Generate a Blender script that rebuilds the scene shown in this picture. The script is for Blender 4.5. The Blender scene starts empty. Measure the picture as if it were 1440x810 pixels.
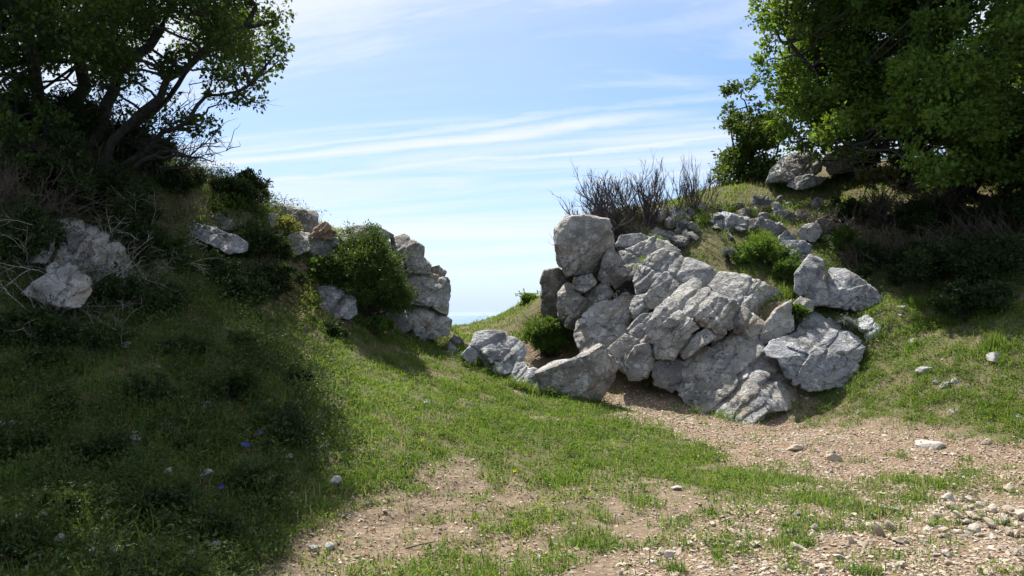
import bpy, bmesh, math
import numpy as np
R = math.radians
# ------------------------------------------------------------------ camera, sky, sun, exposure
SC = bpy.context.scene
COL = SC.collection
F = 1130.0            # focal length in photo pixels (photo 1440 wide)
EYE = 1.6
HOR = 440.0           # the level line of sight in the photo
cam = bpy.data.cameras.new("camera")
cam.sensor_width = 36.0
cam.lens = 36.0 * F / 1440.0
cam.shift_y = (HOR - 405.0) / 1440.0
cam.clip_start = 0.05
cam.clip_end = 200000.0
camo = bpy.data.objects.new("camera", cam)
camo.location = (0, 0, EYE)
camo.rotation_euler = (R(90), 0, 0)
COL.objects.link(camo)
SC.camera = camo

SUN_AZ, SUN_EL = -26.0, 58.0      # degrees from +Y towards +X, elevation
S = np.array([math.sin(R(SUN_AZ)) * math.cos(R(SUN_EL)), math.cos(R(SUN_AZ)) * math.cos(R(SUN_EL)), math.sin(R(SUN_EL))])
sl = bpy.data.lights.new("sun", 'SUN')
sl.energy = 4.8
sl.angle = R(0.5)
sl.color = (1.0, 0.95, 0.86)
so = bpy.data.objects.new("sun", sl)
from mathutils import Vector
so.rotation_euler = Vector(S).to_track_quat('Z', 'Y').to_euler()
so.location = (-5, 10, 30)
COL.objects.link(so)

SC.view_settings.view_transform = 'Standard'
SC.view_settings.look = 'None'
SC.view_settings.exposure = 1.12
SC.view_settings.gamma = 1.0
SC.view_settings.use_curve_mapping = False

W = bpy.data.worlds.new("World")
SC.world = W
W.use_nodes = True
wt = W.node_tree
wt.nodes.clear()


class NT:
    """small helper for writing node trees"""
    def __init__(s, tree):
        s.t = tree
    def n(s, typ, **kw):
        nd = s.t.nodes.new(typ)
        ins = kw.pop('ins', {})
        for k, v in kw.items():
            setattr(nd, k, v)
        for k, v in ins.items():
            s.set(nd.inputs[k], v)
        return nd
    def set(s, sock, v):
        if isinstance(v, bpy.types.NodeSocket):
            s.t.links.new(v, sock)
        elif isinstance(v, (tuple, list)) and len(v) == 3 and sock.type == 'RGBA':
            sock.default_value = (*v, 1.0)
        else:
            sock.default_value = v
    def math(s, op, a, b=None, c=None, clamp=False):
        nd = s.n('ShaderNodeMath', operation=op, use_clamp=clamp)
        s.set(nd.inputs[0], a)
        if b is not None: s.set(nd.inputs[1], b)
        if c is not None: s.set(nd.inputs[2], c)
        return nd.outputs[0]
    def noise(s, vec, scale, detail=4.0, rough=0.55, dist=0.0, out='Fac'):
        nd = s.n('ShaderNodeTexNoise', ins={'Scale': scale, 'Detail': detail, 'Roughness': rough, 'Distortion': dist})
        if vec is not None: s.set(nd.inputs['Vector'], vec)
        return nd.outputs[out]
    def ramp(s, fac, a, b, va=0.0, vb=1.0, smooth=True):
        nd = s.n('ShaderNodeMapRange', interpolation_type='SMOOTHSTEP' if smooth else 'LINEAR')
        s.set(nd.inputs['Value'], fac)
        s.set(nd.inputs['From Min'], a); s.set(nd.inputs['From Max'], b)
        s.set(nd.inputs['To Min'], va); s.set(nd.inputs['To Max'], vb)
        return nd.outputs[0]
    def mix(s, fac, a, b, mode='MIX'):
        nd = s.n('ShaderNodeMix', data_type='RGBA', blend_type=mode)
        s.set(nd.inputs[0], fac); s.set(nd.inputs[6], a); s.set(nd.inputs[7], b)
        return nd.outputs[2]


w = NT(wt)
sky = w.n('ShaderNodeTexSky', sky_type='NISHITA', sun_disc=False, sun_elevation=R(SUN_EL), sun_rotation=R(SUN_AZ),
          altitude=900.0, air_density=1.0, dust_density=0.55, ozone_density=2.5)
tc = w.n('ShaderNodeTexCoord')
sx = w.n('ShaderNodeSeparateXYZ', ins={0: tc.outputs['Generated']})
dz = w.math('ADD', w.math('MAXIMUM', sx.outputs['Z'], 0.0), 0.06)
px_ = w.math('DIVIDE', sx.outputs['X'], dz)
py_ = w.math('DIVIDE', sx.outputs['Y'], dz)
# cirrus sheet: coordinates on a high plane, long axis along the streaks
ax, ay = 0.93, -0.37
along = w.math('ADD', w.math('MULTIPLY', px_, ax), w.math('MULTIPLY', py_, ay))
across = w.math('ADD', w.math('MULTIPLY', px_, -ay), w.math('MULTIPLY', py_, ax))
def sheet(sa, sc, z, det, rough, dist):
    v = w.n('ShaderNodeCombineXYZ', ins={0: w.math('MULTIPLY', along, sa), 1: w.math('MULTIPLY', across, sc), 2: z}).outputs[0]
    return w.noise(v, 1.0, det, rough, dist)
n1 = sheet(0.20, 0.80, 3.7, 9.0, 0.64, 1.2)          # soft banks
n2 = sheet(0.22, 0.30, 9.1, 3.0, 0.5, 0.3)           # where the banks lie
n3 = sheet(0.34, 3.4, 21.0, 8.0, 0.62, 0.5)          # fine combed fibres
cl = w.math('MULTIPLY', w.ramp(n1, 0.32, 0.66), w.ramp(n2, 0.32, 0.60, 0.40, 1.0))
fib = w.math('MULTIPLY', w.ramp(n3, 0.46, 0.74), w.ramp(n1, 0.34, 0.56, 0.10, 0.85))
cl = w.math('MAXIMUM', cl, fib)
wob = w.math('MULTIPLY', w.math('SUBTRACT', sheet(0.8, 1.0, 9.1, 7.0, 0.68, 0.6), 0.5), 0.42)
for (c0, wd, st, a0, a1) in ((3.24, 0.17, 1.0, -3.3, -1.0), (3.06, 0.09, 0.75, -2.6, -0.5), (3.66, 0.11, 0.95, -2.7, -0.5), (4.25, 0.20, 0.7, -3.4, -0.2), (2.35, 0.2, 0.5, -1.6, 0.0)):
    d = w.math('ABSOLUTE', w.math('SUBTRACT', w.math('ADD', across, wob), c0))
    st_ = w.math('MULTIPLY', w.ramp(d, 0.0, wd, 1.0, 0.0), w.math('MULTIPLY', w.ramp(along, a0 - 0.7, a0), w.ramp(along, a1, a1 + 0.8, 1.0, 0.0)))
    cl = w.math('MAXIMUM', cl, w.math('MULTIPLY', st_, w.math('MULTIPLY', w.ramp(n3, 0.30, 0.62, 0.40 * st, st), w.ramp(n1, .30, .50, .6, 1.0))))
# brighter veil towards the sun's side of the sky
dotn = w.n('ShaderNodeVectorMath', operation='DOT_PRODUCT')
w.set(dotn.inputs[0], tc.outputs['Generated'])
dotn.inputs[1].default_value = tuple(float(v) for v in S)
veil = w.math('MULTIPLY', w.ramp(dotn.outputs['Value'], 0.52, 0.95, 0.0, 0.85), w.ramp(n1, 0.2, 0.6, 0.55, 1.0))
cl = w.math('MAXIMUM', cl, veil)
cl = w.math('MULTIPLY', cl, 0.95)
cloudcol = (5.6, 5.9, 6.2)
base_ = w.mix(1.0, sky.outputs[0], (.87, .955, 1.07), 'MULTIPLY')
low = w.ramp(sx.outputs['Z'], -0.01, 0.30, 0.55, 0.0)     # milky air low over the sea
base_ = w.mix(low, base_, (4.1, 4.9, 5.9))
skyc = w.mix(cl, base_, cloudcol)
deep = w.ramp(sx.outputs['Z'], -0.005, 0.06, 0.75, 0.0)
skyc = w.mix(deep, skyc, (3.7, 4.75, 5.9))
bg = w.n('ShaderNodeBackground', ins={'Color': skyc, 'Strength': 0.078})
wo = w.n('ShaderNodeOutputWorld', ins={'Surface': bg.outputs[0]})

# ------------------------------------------------------------------ numpy noise
_rng = np.random.default_rng(11)
_perm = np.concatenate([_rng.permutation(256)] * 3)
_grad = _rng.normal(size=(256, 3)); _grad /= np.linalg.norm(_grad, axis=1)[:, None]


def perlin(p):
    p = np.asarray(p, float)
    i = np.floor(p).astype(int); f = p - i
    u = f * f * f * (f * (f * 6 - 15) + 10)
    i &= 255
    def g(ox, oy, oz):
        h = _perm[_perm[_perm[i[:, 0] + ox] + i[:, 1] + oy] + i[:, 2] + oz]
        q = f - np.array([ox, oy, oz])
        return (_grad[h] * q).sum(1)
    def l(a, b, t): return a + (b - a) * t
    x00 = l(g(0, 0, 0), g(1, 0, 0), u[:, 0]); x10 = l(g(0, 1, 0), g(1, 1, 0), u[:, 0])
    x01 = l(g(0, 0, 1), g(1, 0, 1), u[:, 0]); x11 = l(g(0, 1, 1), g(1, 1, 1), u[:, 0])
    return l(l(x00, x10, u[:, 1]), l(x01, x11, u[:, 1]), u[:, 2]) * 1.5


def fbm(p, octv=4, rough=0.5, ridged=False):
    a, s, o = 1.0, 0.0, 0.0
    p = np.array(p, float)
    for k in range(octv):
        n = perlin(p + 17.3 * k)
        if ridged: n = 1.0 - 2.0 * np.abs(n)
        s = s + a * n; o += a; a *= rough; p = p * 2.03
    return s / o


# ------------------------------------------------------------------ object helpers
def mesh_np(name, V, faces, mat=None, smooth=True, attrs=None, mats=None, midx=None):
    """faces: (M,3) or (M,4) index array, or a list of such arrays"""
    if not isinstance(faces, (list, tuple)): faces = [faces]
    faces = [np.asarray(f, np.int32) for f in faces if len(f)]
    me = bpy.data.meshes.new(name)
    me.vertices.add(len(V)); me.vertices.foreach_set("co", np.ascontiguousarray(V, np.float32).ravel())
    loops = np.concatenate([f.ravel() for f in faces]); me.loops.add(len(loops)); me.loops.foreach_set("vertex_index", loops)
    tot = np.concatenate([np.full(len(f), f.shape[1], np.int32) for f in faces])
    st = np.concatenate([[0], np.cumsum(tot)[:-1]]).astype(np.int32)
    me.polygons.add(len(tot)); me.polygons.foreach_set("loop_start", st)
    me.polygons.foreach_set("use_smooth", np.full(len(tot), smooth, bool))
    for m in (mats or ([mat] if mat else [])): me.materials.append(m)
    if midx is not None: me.polygons.foreach_set("material_index", np.asarray(midx, np.int32))
    for k, a in (attrs or {}).items():
        at = me.attributes.new(k, 'FLOAT', 'POINT'); at.data.foreach_set("value", np.asarray(a, np.float32))
    me.update(calc_edges=True); me.validate()
    return me


def obj_np(name, V, faces, mat=None, parent=None, origin=None, **kw):
    """one mesh object; world-space vertices, origin moved to the base of the thing"""
    V = np.asarray(V, float)
    if origin is None:
        if parent is not None: origin = np.array(parent.location)
        else: origin = np.array([V[:, 0].mean(), V[:, 1].mean(), V[:, 2].min()])
    o = bpy.data.objects.new(name, mesh_np(name, V - origin, faces, mat, **kw))
    COL.objects.link(o)
    if parent is None: o.location = origin
    else: o.parent = parent; o.location = np.array(origin) - np.array(parent.location)
    return o


def tag(o, label=None, cat=None, group=None, kind=None):
    if label: o['label'] = label
    if cat: o['category'] = cat
    if group: o['group'] = group
    if kind: o['kind'] = kind
    return o


def empty(name, loc, label, cat, group=None):
    o = bpy.data.objects.new(name, None); COL.objects.link(o)
    o.location = tuple(float(v) for v in loc); o.empty_display_size = 0.2
    return tag(o, label, cat, group)


def P3(px, py, d):
    """the point seen at photo pixel (px,py) at distance d along +Y"""
    return np.array([(px - 720.0) / F * d, d, EYE + (HOR - py) / F * d])


def to_px(P):
    d = np.maximum(P[:, 1], 0.3)
    return 720 + P[:, 0] / d * F, HOR - (P[:, 2] - EYE) / d * F


# ------------------------------------------------------------------ materials
def new_mat(name):
    m = bpy.data.materials.new(name); m.use_nodes = True
    m.node_tree.nodes.clear()
    return m, NT(m.node_tree)


def out(t, sh):
    t.n('ShaderNodeOutputMaterial', ins={'Surface': sh})


def rock_mat(name, base=(.51, .49, .455), dark=(.20, .195, .185), warm=(.42, .33, .23), warm_amt=0.65, lichen=1.0, cool=(.34, .345, .365)):
    m, t = new_mat(name)
    geo = t.n('ShaderNodeNewGeometry'); pos = geo.outputs['Position']
    wp = t.n('ShaderNodeMapping', ins={'Vector': pos, 'Rotation': (0.5, 0.35, 0.2), 'Scale': (1.0, 1.0, 1.6)}).outputs[0]
    a = t.noise(wp, 1.6, 6.0, 0.62, 0.4)
    c = t.mix(t.ramp(a, 0.33, 0.68), dark, base)
    c = t.mix(t.ramp(t.noise(wp, 0.9, 3, 0.5), 0.45, 0.7, 0, .75), c, cool)
    c = t.mix(t.ramp(t.noise(wp, 1.3, 5, 0.65, 0.8), 0.52, 0.70, 0, warm_amt), c, warm)
    # pale crust and black lichen flecks
    l1 = t.ramp(t.noise(pos, 6.0, 7, 0.72), 0.52, 0.60, 0, 0.85 * lichen)
    c = t.mix(l1, c, (.58, .58, .57))
    l2 = t.math('MULTIPLY', t.ramp(t.noise(pos, 13.0, 6, 0.74), 0.54, 0.62, 0, .95), t.ramp(t.noise(pos, 2.2, 3, 0.6), 0.42, 0.6, .1, 1))
    c = t.mix(t.math('MULTIPLY', l2, 0.85 * lichen), c, (.07, .07, .075))
    l3 = t.ramp(t.noise(t.n('ShaderNodeMapping', ins={'Vector': pos, 'Location': (7, 3, 1)}).outputs[0], 8.0, 5, 0.65), 0.62, 0.68, 0, .7 * lichen)
    c = t.mix(l3, c, (.42, .30, .10))
    st = t.math('MULTIPLY', t.ramp(t.noise(t.n('ShaderNodeMapping', ins={'Vector': pos, 'Location': (3, 8, 5), 'Scale': (1.6, 1.6, .5)}).outputs[0], 2.2, 6, .7), .54, .68), .6)
    c = t.mix(st, c, (.13, .115, .10))
    # hairline joints
    dv = t.n('ShaderNodeVectorMath', operation='ADD')
    t.set(dv.inputs[0], wp)
    sc_ = t.n('ShaderNodeVectorMath', operation='SCALE', ins={'Scale': 0.42})
    t.set(sc_.inputs[0], t.noise(pos, 2.4, 4, 0.6, out='Color')); t.set(dv.inputs[1], sc_.outputs[0])
    vo = t.n('ShaderNodeTexVoronoi', feature='DISTANCE_TO_EDGE', ins={'Scale': 1.55, 'Vector': dv.outputs[0]})
    gate = t.ramp(t.noise(pos, 1.9, 2, 0.5), 0.46, 0.58)
    cr = t.math('MULTIPLY', t.ramp(vo.outputs['Distance'], 0.0, 0.014, 1, 0), gate)
    c = t.mix(t.math('MULTIPLY', cr, 0.45), c, (.09, .065, .06))
    # relief
    h = t.math('MULTIPLY', t.noise(wp, 5.0, 8, 0.68, 0.3), 1.0)
    h = t.math('ADD', h, t.math('MULTIPLY', t.noise(pos, 26, 5, 0.65), 0.22))
    pit = t.n('ShaderNodeTexVoronoi', ins={'Scale': 17.0, 'Vector': dv.outputs[0]})
    h = t.math('ADD', h, t.math('MULTIPLY', t.ramp(pit.outputs['Distance'], 0.0, 0.45), 0.10))
    h = t.math('SUBTRACT', h, t.math('MULTIPLY', cr, 0.3))
    bp = t.n('ShaderNodeBump', ins={'Strength': 1.0, 'Distance': 0.17, 'Height': h})
    b = t.n('ShaderNodeBsdfPrincipled', ins={'Base Color': c, 'Roughness': 0.88, 'Normal': bp.outputs[0]})
    b.inputs['Specular IOR Level'].default_value = 0.3
    out(t, b.outputs[0])
    return m


M = {}
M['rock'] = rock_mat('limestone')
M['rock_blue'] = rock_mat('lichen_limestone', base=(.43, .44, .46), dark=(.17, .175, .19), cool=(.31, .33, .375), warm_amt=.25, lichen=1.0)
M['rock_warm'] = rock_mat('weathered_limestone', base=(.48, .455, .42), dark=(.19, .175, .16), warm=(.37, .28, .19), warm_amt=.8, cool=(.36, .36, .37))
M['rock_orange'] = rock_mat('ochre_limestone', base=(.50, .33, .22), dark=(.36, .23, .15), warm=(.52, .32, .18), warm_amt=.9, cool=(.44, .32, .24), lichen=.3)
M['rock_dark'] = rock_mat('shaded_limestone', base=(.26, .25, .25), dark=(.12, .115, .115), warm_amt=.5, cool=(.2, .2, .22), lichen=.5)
M['rock_white'] = rock_mat('bare_limestone', base=(.55, .56, .58), dark=(.36, .36, .36), warm_amt=.25, cool=(.48, .50, .54), lichen=.6)


def stone_mat():
    m, t = new_mat('loose_stone')
    geo = t.n('ShaderNodeNewGeometry'); oi = t.n('ShaderNodeObjectInfo')
    r = oi.outputs['Random']
    c = t.mix(r, (.27, .225, .17), (.47, .41, .325))
    c = t.mix(t.ramp(t.math('FRACT', t.math('MULTIPLY', r, 7.31)), .6, 1.0, 0, .7), c, (.40, .385, .385))
    c = t.mix(t.ramp(t.noise(geo.outputs['Position'], 24, 5, .65), .4, .66, 0, .6), c, (.24, .18, .13))
    bp = t.n('ShaderNodeBump', ins={'Strength': .8, 'Distance': .02, 'Height': t.noise(geo.outputs['Position'], 30, 6, .65)})
    b = t.n('ShaderNodeBsdfPrincipled', ins={'Base Color': c, 'Roughness': .9, 'Normal': bp.outputs[0]})
    out(t, b.outputs[0]); return m
M['stone'] = stone_mat()


def white_stone_mat():
    m, t = new_mat('pale_stone')
    geo = t.n('ShaderNodeNewGeometry')
    c = t.mix(t.noise(geo.outputs['Position'], 12, 5, .65), (.20, .195, .19), (.40, .395, .38))
    bp = t.n('ShaderNodeBump', ins={'Strength': .8, 'Distance': .02, 'Height': t.noise(geo.outputs['Position'], 25, 6, .65)})
    b = t.n('ShaderNodeBsdfPrincipled', ins={'Base Color': c, 'Roughness': .9, 'Normal': bp.outputs[0]})
    out(t, b.outputs[0]); return m
M['stone_white'] = white_stone_mat()


def gravel_mat():
    m, t = new_mat('gravel_chips')
    at = t.n('ShaderNodeAttribute', attribute_name='rnd').outputs['Fac']
    c = t.mix(at, (.21, .160, .108), (.46, .385, .290))
    c = t.mix(t.ramp(t.math('FRACT', t.math('MULTIPLY', at, 13.7)), .55, 1.0, 0, .6), c, (.42, .39, .37))
    c = t.mix(t.ramp(t.math('FRACT', t.math('MULTIPLY', at, 5.3)), .75, 1.0, 0, .6), c, (.38, .22, .13))
    b = t.n('ShaderNodeBsdfPrincipled', ins={'Base Color': c, 'Roughness': .9})
    out(t, b.outputs[0]); return m
M['gravel'] = gravel_mat()


def ground_mat():
    m, t = new_mat('ground_soil')
    pos = t.n('ShaderNodeNewGeometry').outputs['Position']
    path = t.n('ShaderNodeAttribute', attribute_name='path').outputs['Fac']
    green = t.n('ShaderNodeAttribute', attribute_name='green').outputs['Fac']
    soil = t.mix(t.noise(pos, 3.0, 6, .65), (.10, .072, .048), (.20, .15, .105))
    soil = t.mix(t.ramp(t.noise(pos, 28, 5, .7), .5, .68, 0, .7), soil, (.38, .31, .24))
    vo = t.n('ShaderNodeTexVoronoi', ins={'Scale': 26.0, 'Vector': pos, 'Randomness': 1.0})
    vg = t.n('ShaderNodeSeparateColor', ins={0: vo.outputs['Color']})
    grit = t.mix(vg.outputs[0], (.17, .12, .085), (.38, .31, .235))
    grit = t.mix(t.ramp(vo.outputs['Distance'], .30, .55, 0, .8), grit, (.16, .105, .07))
    c = t.mix(path, soil, grit)
    turf = t.mix(t.noise(pos, 6.0, 5, .65), (.055, .06, .022), (.115, .105, .05))
    c = t.mix(t.math('MULTIPLY', green, .85), c, turf)
    h = t.math('ADD', t.math('MULTIPLY', t.noise(pos, 9, 7, .68), .6), t.math('MULTIPLY', t.ramp(vo.outputs['Distance'], 0, .6, 1, 0), t.math('MULTIPLY', path, .35)))
    bp = t.n('ShaderNodeBump', ins={'Strength': 1.0, 'Distance': .06, 'Height': h})
    b = t.n('ShaderNodeBsdfPrincipled', ins={'Base Color': c, 'Roughness': .95, 'Normal': bp.outputs[0]})
    b.inputs['Specular IOR Level'].default_value = 0.15
    out(t, b.outputs[0]); return m
M['ground'] = ground_mat()


def leaf_mat(name, c0, c1, c2=None, trans=0.45, rough=.6, spec=.15, tipcol=None):
    m, t = new_mat(name)
    r = t.n('ShaderNodeAttribute', attribute_name='rnd').outputs['Fac']
    c = t.mix(r, c0, c1)
    if c2: c = t.mix(t.ramp(t.math('FRACT', t.math('MULTIPLY', r, 9.7)), .8, 1.0, 0, .8), c, c2)
    if tipcol:
        tp = t.n('ShaderNodeAttribute', attribute_name='tip').outputs['Fac']
        c = t.mix(t.math('MULTIPLY', t.ramp(tp, .55, 1.0), t.ramp(t.math('FRACT', t.math('MULTIPLY', r, 5.1)), .3, .9, 0, .8)), c, tipcol)
    b = t.n('ShaderNodeBsdfPrincipled', ins={'Base Color': c, 'Roughness': rough})
    b.inputs['Specular IOR Level'].default_value = spec
    hs = t.n('ShaderNodeHueSaturation', ins={'Hue': .48, 'Saturation': 1.15, 'Value': 1.5, 'Color': c})
    tr = t.n('ShaderNodeBsdfTranslucent', ins={'Color': hs.outputs[0]})
    mx = t.n('ShaderNodeMixShader', ins={0: trans, 1: b.outputs[0], 2: tr.outputs[0]})
    out(t, mx.outputs[0]); return m


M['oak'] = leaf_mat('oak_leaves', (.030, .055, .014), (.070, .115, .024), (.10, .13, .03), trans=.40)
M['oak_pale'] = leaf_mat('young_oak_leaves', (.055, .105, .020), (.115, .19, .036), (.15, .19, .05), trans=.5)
M['shrub'] = leaf_mat('shrub_leaves', (.040, .085, .016), (.085, .155, .030), (.12, .16, .04), trans=.40)
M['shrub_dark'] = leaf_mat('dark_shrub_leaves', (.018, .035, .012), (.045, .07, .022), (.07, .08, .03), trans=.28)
M['shrub_deep'] = leaf_mat('bush_leaves', (.026, .055, .014), (.062, .105, .024), (.09, .12, .03), trans=.32)
M['shrub_grey'] = leaf_mat('grey_shrub_leaves', (.14, .16, .13), (.22, .25, .21), trans=.2)
M['shrub_yellow'] = leaf_mat('pale_shrub_leaves', (.11, .13, .035), (.20, .21, .07), trans=.45)
M['grass'] = leaf_mat('grass_blades', (.050, .118, .022), (.125, .210, .045), (.23, .20, .08), trans=.48, tipcol=(.26, .24, .09))
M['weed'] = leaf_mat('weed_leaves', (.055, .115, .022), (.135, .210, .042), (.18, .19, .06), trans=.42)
M['herb_shade_dark'] = leaf_mat('shade_dark_undergrowth_leaves', (.025, .050, .014), (.065, .10, .026), (.11, .11, .05), trans=.3)  # dark weeds, their low leaf tone also standing in for deep shade
M['dry'] = leaf_mat('dry_grass_blades', (.30, .25, .13), (.42, .37, .22), trans=.35, rough=.7)
M['litter'] = leaf_mat('fallen_leaves', (.20, .13, .07), (.40, .30, .19), trans=.1, rough=.8)
M['petal_blue'] = leaf_mat('blue_petals', (.10, .10, .75), (.16, .15, .85), trans=.35)
M['petal_pale'] = leaf_mat('lilac_petals', (.50, .55, .85), (.6, .65, .9), trans=.35)
M['petal_yellow'] = leaf_mat('yellow_petals', (.75, .55, .03), (.8, .6, .05), trans=.35)


def bark_mat(name, a, b_):
    m, t = new_mat(name)
    pos = t.n('ShaderNodeNewGeometry').outputs['Position']
    wp = t.n('ShaderNodeMapping', ins={'Vector': pos, 'Scale': (1, 1, .35)}).outputs[0]
    n = t.noise(wp, 22, 6, .7)
    c = t.mix(t.ramp(n, .35, .65), a, b_)
    bp = t.n('ShaderNodeBump', ins={'Strength': .9, 'Distance': .03, 'Height': n})
    b = t.n('ShaderNodeBsdfPrincipled', ins={'Base Color': c, 'Roughness': .9, 'Normal': bp.outputs[0]})
    out(t, b.outputs[0]); return m
M['bark'] = bark_mat('oak_bark', (.016, .013, .012), (.05, .042, .036))
M['twig'] = bark_mat('dead_twigs', (.085, .066, .050), (.18, .148, .118))
M['twig_dark'] = bark_mat('burnt_twigs', (.045, .036, .036), (.12, .095, .09))
M['twig_pale'] = bark_mat('bleached_twigs', (.22, .20, .18), (.40, .37, .33))

# ------------------------------------------------------------------ terrain
ctrl_px = [
    (720, 810, 4.9), (1440, 810, 4.9), (0, 810, 4.4), (1100, 810, 4.9), (1440, 640, 9.0), (1200, 622, 9.9), (1000, 600, 11.0),
    (1080, 700, 7.0), (640, 720, 6.4), (870, 545, 13.2), (900, 578, 11.9), (780, 500, 15.0), (650, 464, 17.5), (760, 420, 17.6), (700, 446, 17.8), (735, 428, 17.7), (790, 400, 17.4),
    (1050, 585, 11.9), (950, 562, 12.6), (840, 505, 14.6), (860, 390, 15.8), (845, 322, 16.2), (875, 314, 16.2), (905, 308, 16.3), (1000, 292, 17.0), (1050, 264, 18.5), 
    (1010, 345, 15.4), (1060, 395, 14.2), (1130, 445, 13.4), (1060, 352, 15.4), (1180, 505, 12.9), (1150, 565, 12.0), (1130, 428, 13.3), (1250, 428, 13.3), (1200, 532, 12.25), (1120, 560, 12.0), (1220, 432, 13.8), (1300, 450, 13.2),
    (1300, 520, 11.7), (1440, 545, 10.4), (1440, 430, 12.0), (1440, 330, 14.5), (1300, 330, 15.8),  (1180, 340, 16.0),
    (600, 500, 12.5), (640, 492, 13.0), (690, 535, 11.9), (760, 568, 11.2), (850, 596, 10.4), (950, 632, 9.4), (600, 600, 8.5), (470, 480, 11.0), (530, 472, 12.0),
    (400, 440, 10.8), (400, 420, 11.3), (250, 480, 8.6), (300, 600, 7.0), (100, 600, 6.7), (0, 700, 5.4), (430, 770, 5.5), (200, 720, 5.4),
    (100, 420, 9.0), (0, 450, 8.2), (0, 250, 9.6), (100, 300, 9.9), (150, 232, 10.9), (290, 252, 12.0), (380, 303, 12.8), (1110, 262, 18.8), (1200, 246, 18.8), (1300, 238, 18.8), (1440, 236, 18.2), (1560, 240, 17.5), (300, 335, 11.3), (430, 352, 12.3), (450, 335, 13.4),
    (540, 352, 14.2), (640, 474, 15.8), (600, 480, 13.6), (560, 455, 13.2)]
ctrl = [P3(*c) for c in ctrl_px]
ctrl += [np.array(c, float) for c in [
    (0, 0, 0), (-4, 0, .3), (4, 0, 0), (0, -6, 0), (-8, -6, .5), (8, -6, -.1), (-6, 3, .9), (8, 3, -.1), (10, 7, .6), (9.5, 10, 1.9),
    (-1.2, 20.5, .7), (-1.5, 24, -2), (0.9, 21, 1.6), (2.5, 21, 3.2), (2.2, 24, 2.2), (6, 24, 5.0), (12, 24, 5.6), (14, 18, 5.6), (9, 21, 5.6), (14, 12, 3.6), (-3.2, 17, 2.3), (-5, 18, 3.0),
    (-10, 15, 3.4), (-6, 14, 3.3), (-13, 9, 3.2), (-1.9, 16.2, 1.3), (-4, 24, .2), (-9, 24, 2.0), (-9, 6, 2.2), (-1.3, 17.5, 1.2)]]
ctrl = np.array(ctrl)


def _tps_k(r2):
    return np.where(r2 > 1e-9, 0.5 * r2 * np.log(np.maximum(r2, 1e-9)), 0.0)
_n = len(ctrl)
_K = _tps_k(((ctrl[:, None, :2] - ctrl[None, :, :2]) ** 2).sum(2)) + np.eye(_n) * 0.03
_Pm = np.c_[np.ones(_n), ctrl[:, :2]]
_A = np.block([[_K, _Pm], [_Pm.T, np.zeros((3, 3))]])
_sol = np.linalg.solve(_A, np.r_[ctrl[:, 2], np.zeros(3)])


def H(x, y):
    """ground height"""
    x = np.atleast_1d(np.asarray(x, float)); y = np.atleast_1d(np.asarray(y, float))
    res = np.empty(len(x))
    for s in range(0, len(x), 40000):
        xs = np.clip(x[s:s + 40000], -14, 15); ys = np.clip(y[s:s + 40000], -7, 24)
        z = _sol[_n] + _sol[_n + 1] * xs + _sol[_n + 2] * ys
        for k in range(_n):
            z = z + _sol[k] * _tps_k((xs - ctrl[k, 0]) ** 2 + (ys - ctrl[k, 1]) ** 2)
        res[s:s + 40000] = z
    drop = np.maximum(y - 22.5, 0); res = res - 0.14 * drop ** 1.5 - .1 * drop
    p = np.c_[x, y, np.zeros(len(x))]
    hum = np.clip((.9 - np.abs(x + .2)) / .8 + 1, 0, 1) * np.clip((y - 4.5) / 1.5, 0, 1) * np.clip((12.5 - y) / 1.5, 0, 1)
    res = res + hum * fbm(p * 2.7 + 21, 3) * .06
    near = np.clip((y - 3) / 6, .3, 1)
    res = res + fbm(p * 0.9, 3) * .07 * near + fbm(p * 4.0 + 5, 3) * .028 + np.clip((-x - 1.2) / 1.2, 0, 1) * np.clip((y - 3.5) / 2, 0, 1) * fbm(p * 2.1 + 50, 2) * .10
    return res


def hit(px, py, dmin=3.0, dmax=22.0):
    """ground points seen at photo pixels"""
    px = np.atleast_1d(np.asarray(px, float)); py = np.atleast_1d(np.asarray(py, float))
    ds = np.geomspace(dmin, dmax, 180)
    X = (px[:, None] - 720) / F * ds; Y = np.broadcast_to(ds, X.shape); Z = EYE + (HOR - py[:, None]) / F * ds
    below = Z <= H(X.ravel(), Y.ravel()).reshape(X.shape)
    k = np.where(below.any(1), below.argmax(1), len(ds) - 1)
    d = ds[k]
    Pt = np.c_[(px - 720) / F * d, d, np.zeros(len(px))]
    Pt[:, 2] = H(Pt[:, 0], Pt[:, 1])
    return Pt


def in_poly(px, py, poly):
    poly = np.asarray(poly, float); r = np.zeros(len(px), bool)
    j = len(poly) - 1
    for i in range(len(poly)):
        xi, yi = poly[i]; xj, yj = poly[j]
        c = ((yi > py) != (yj > py)) & (px < (xj - xi) * (py - yi) / (yj - yi + 1e-12) + xi)
        r ^= c; j = i
    return r


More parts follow.
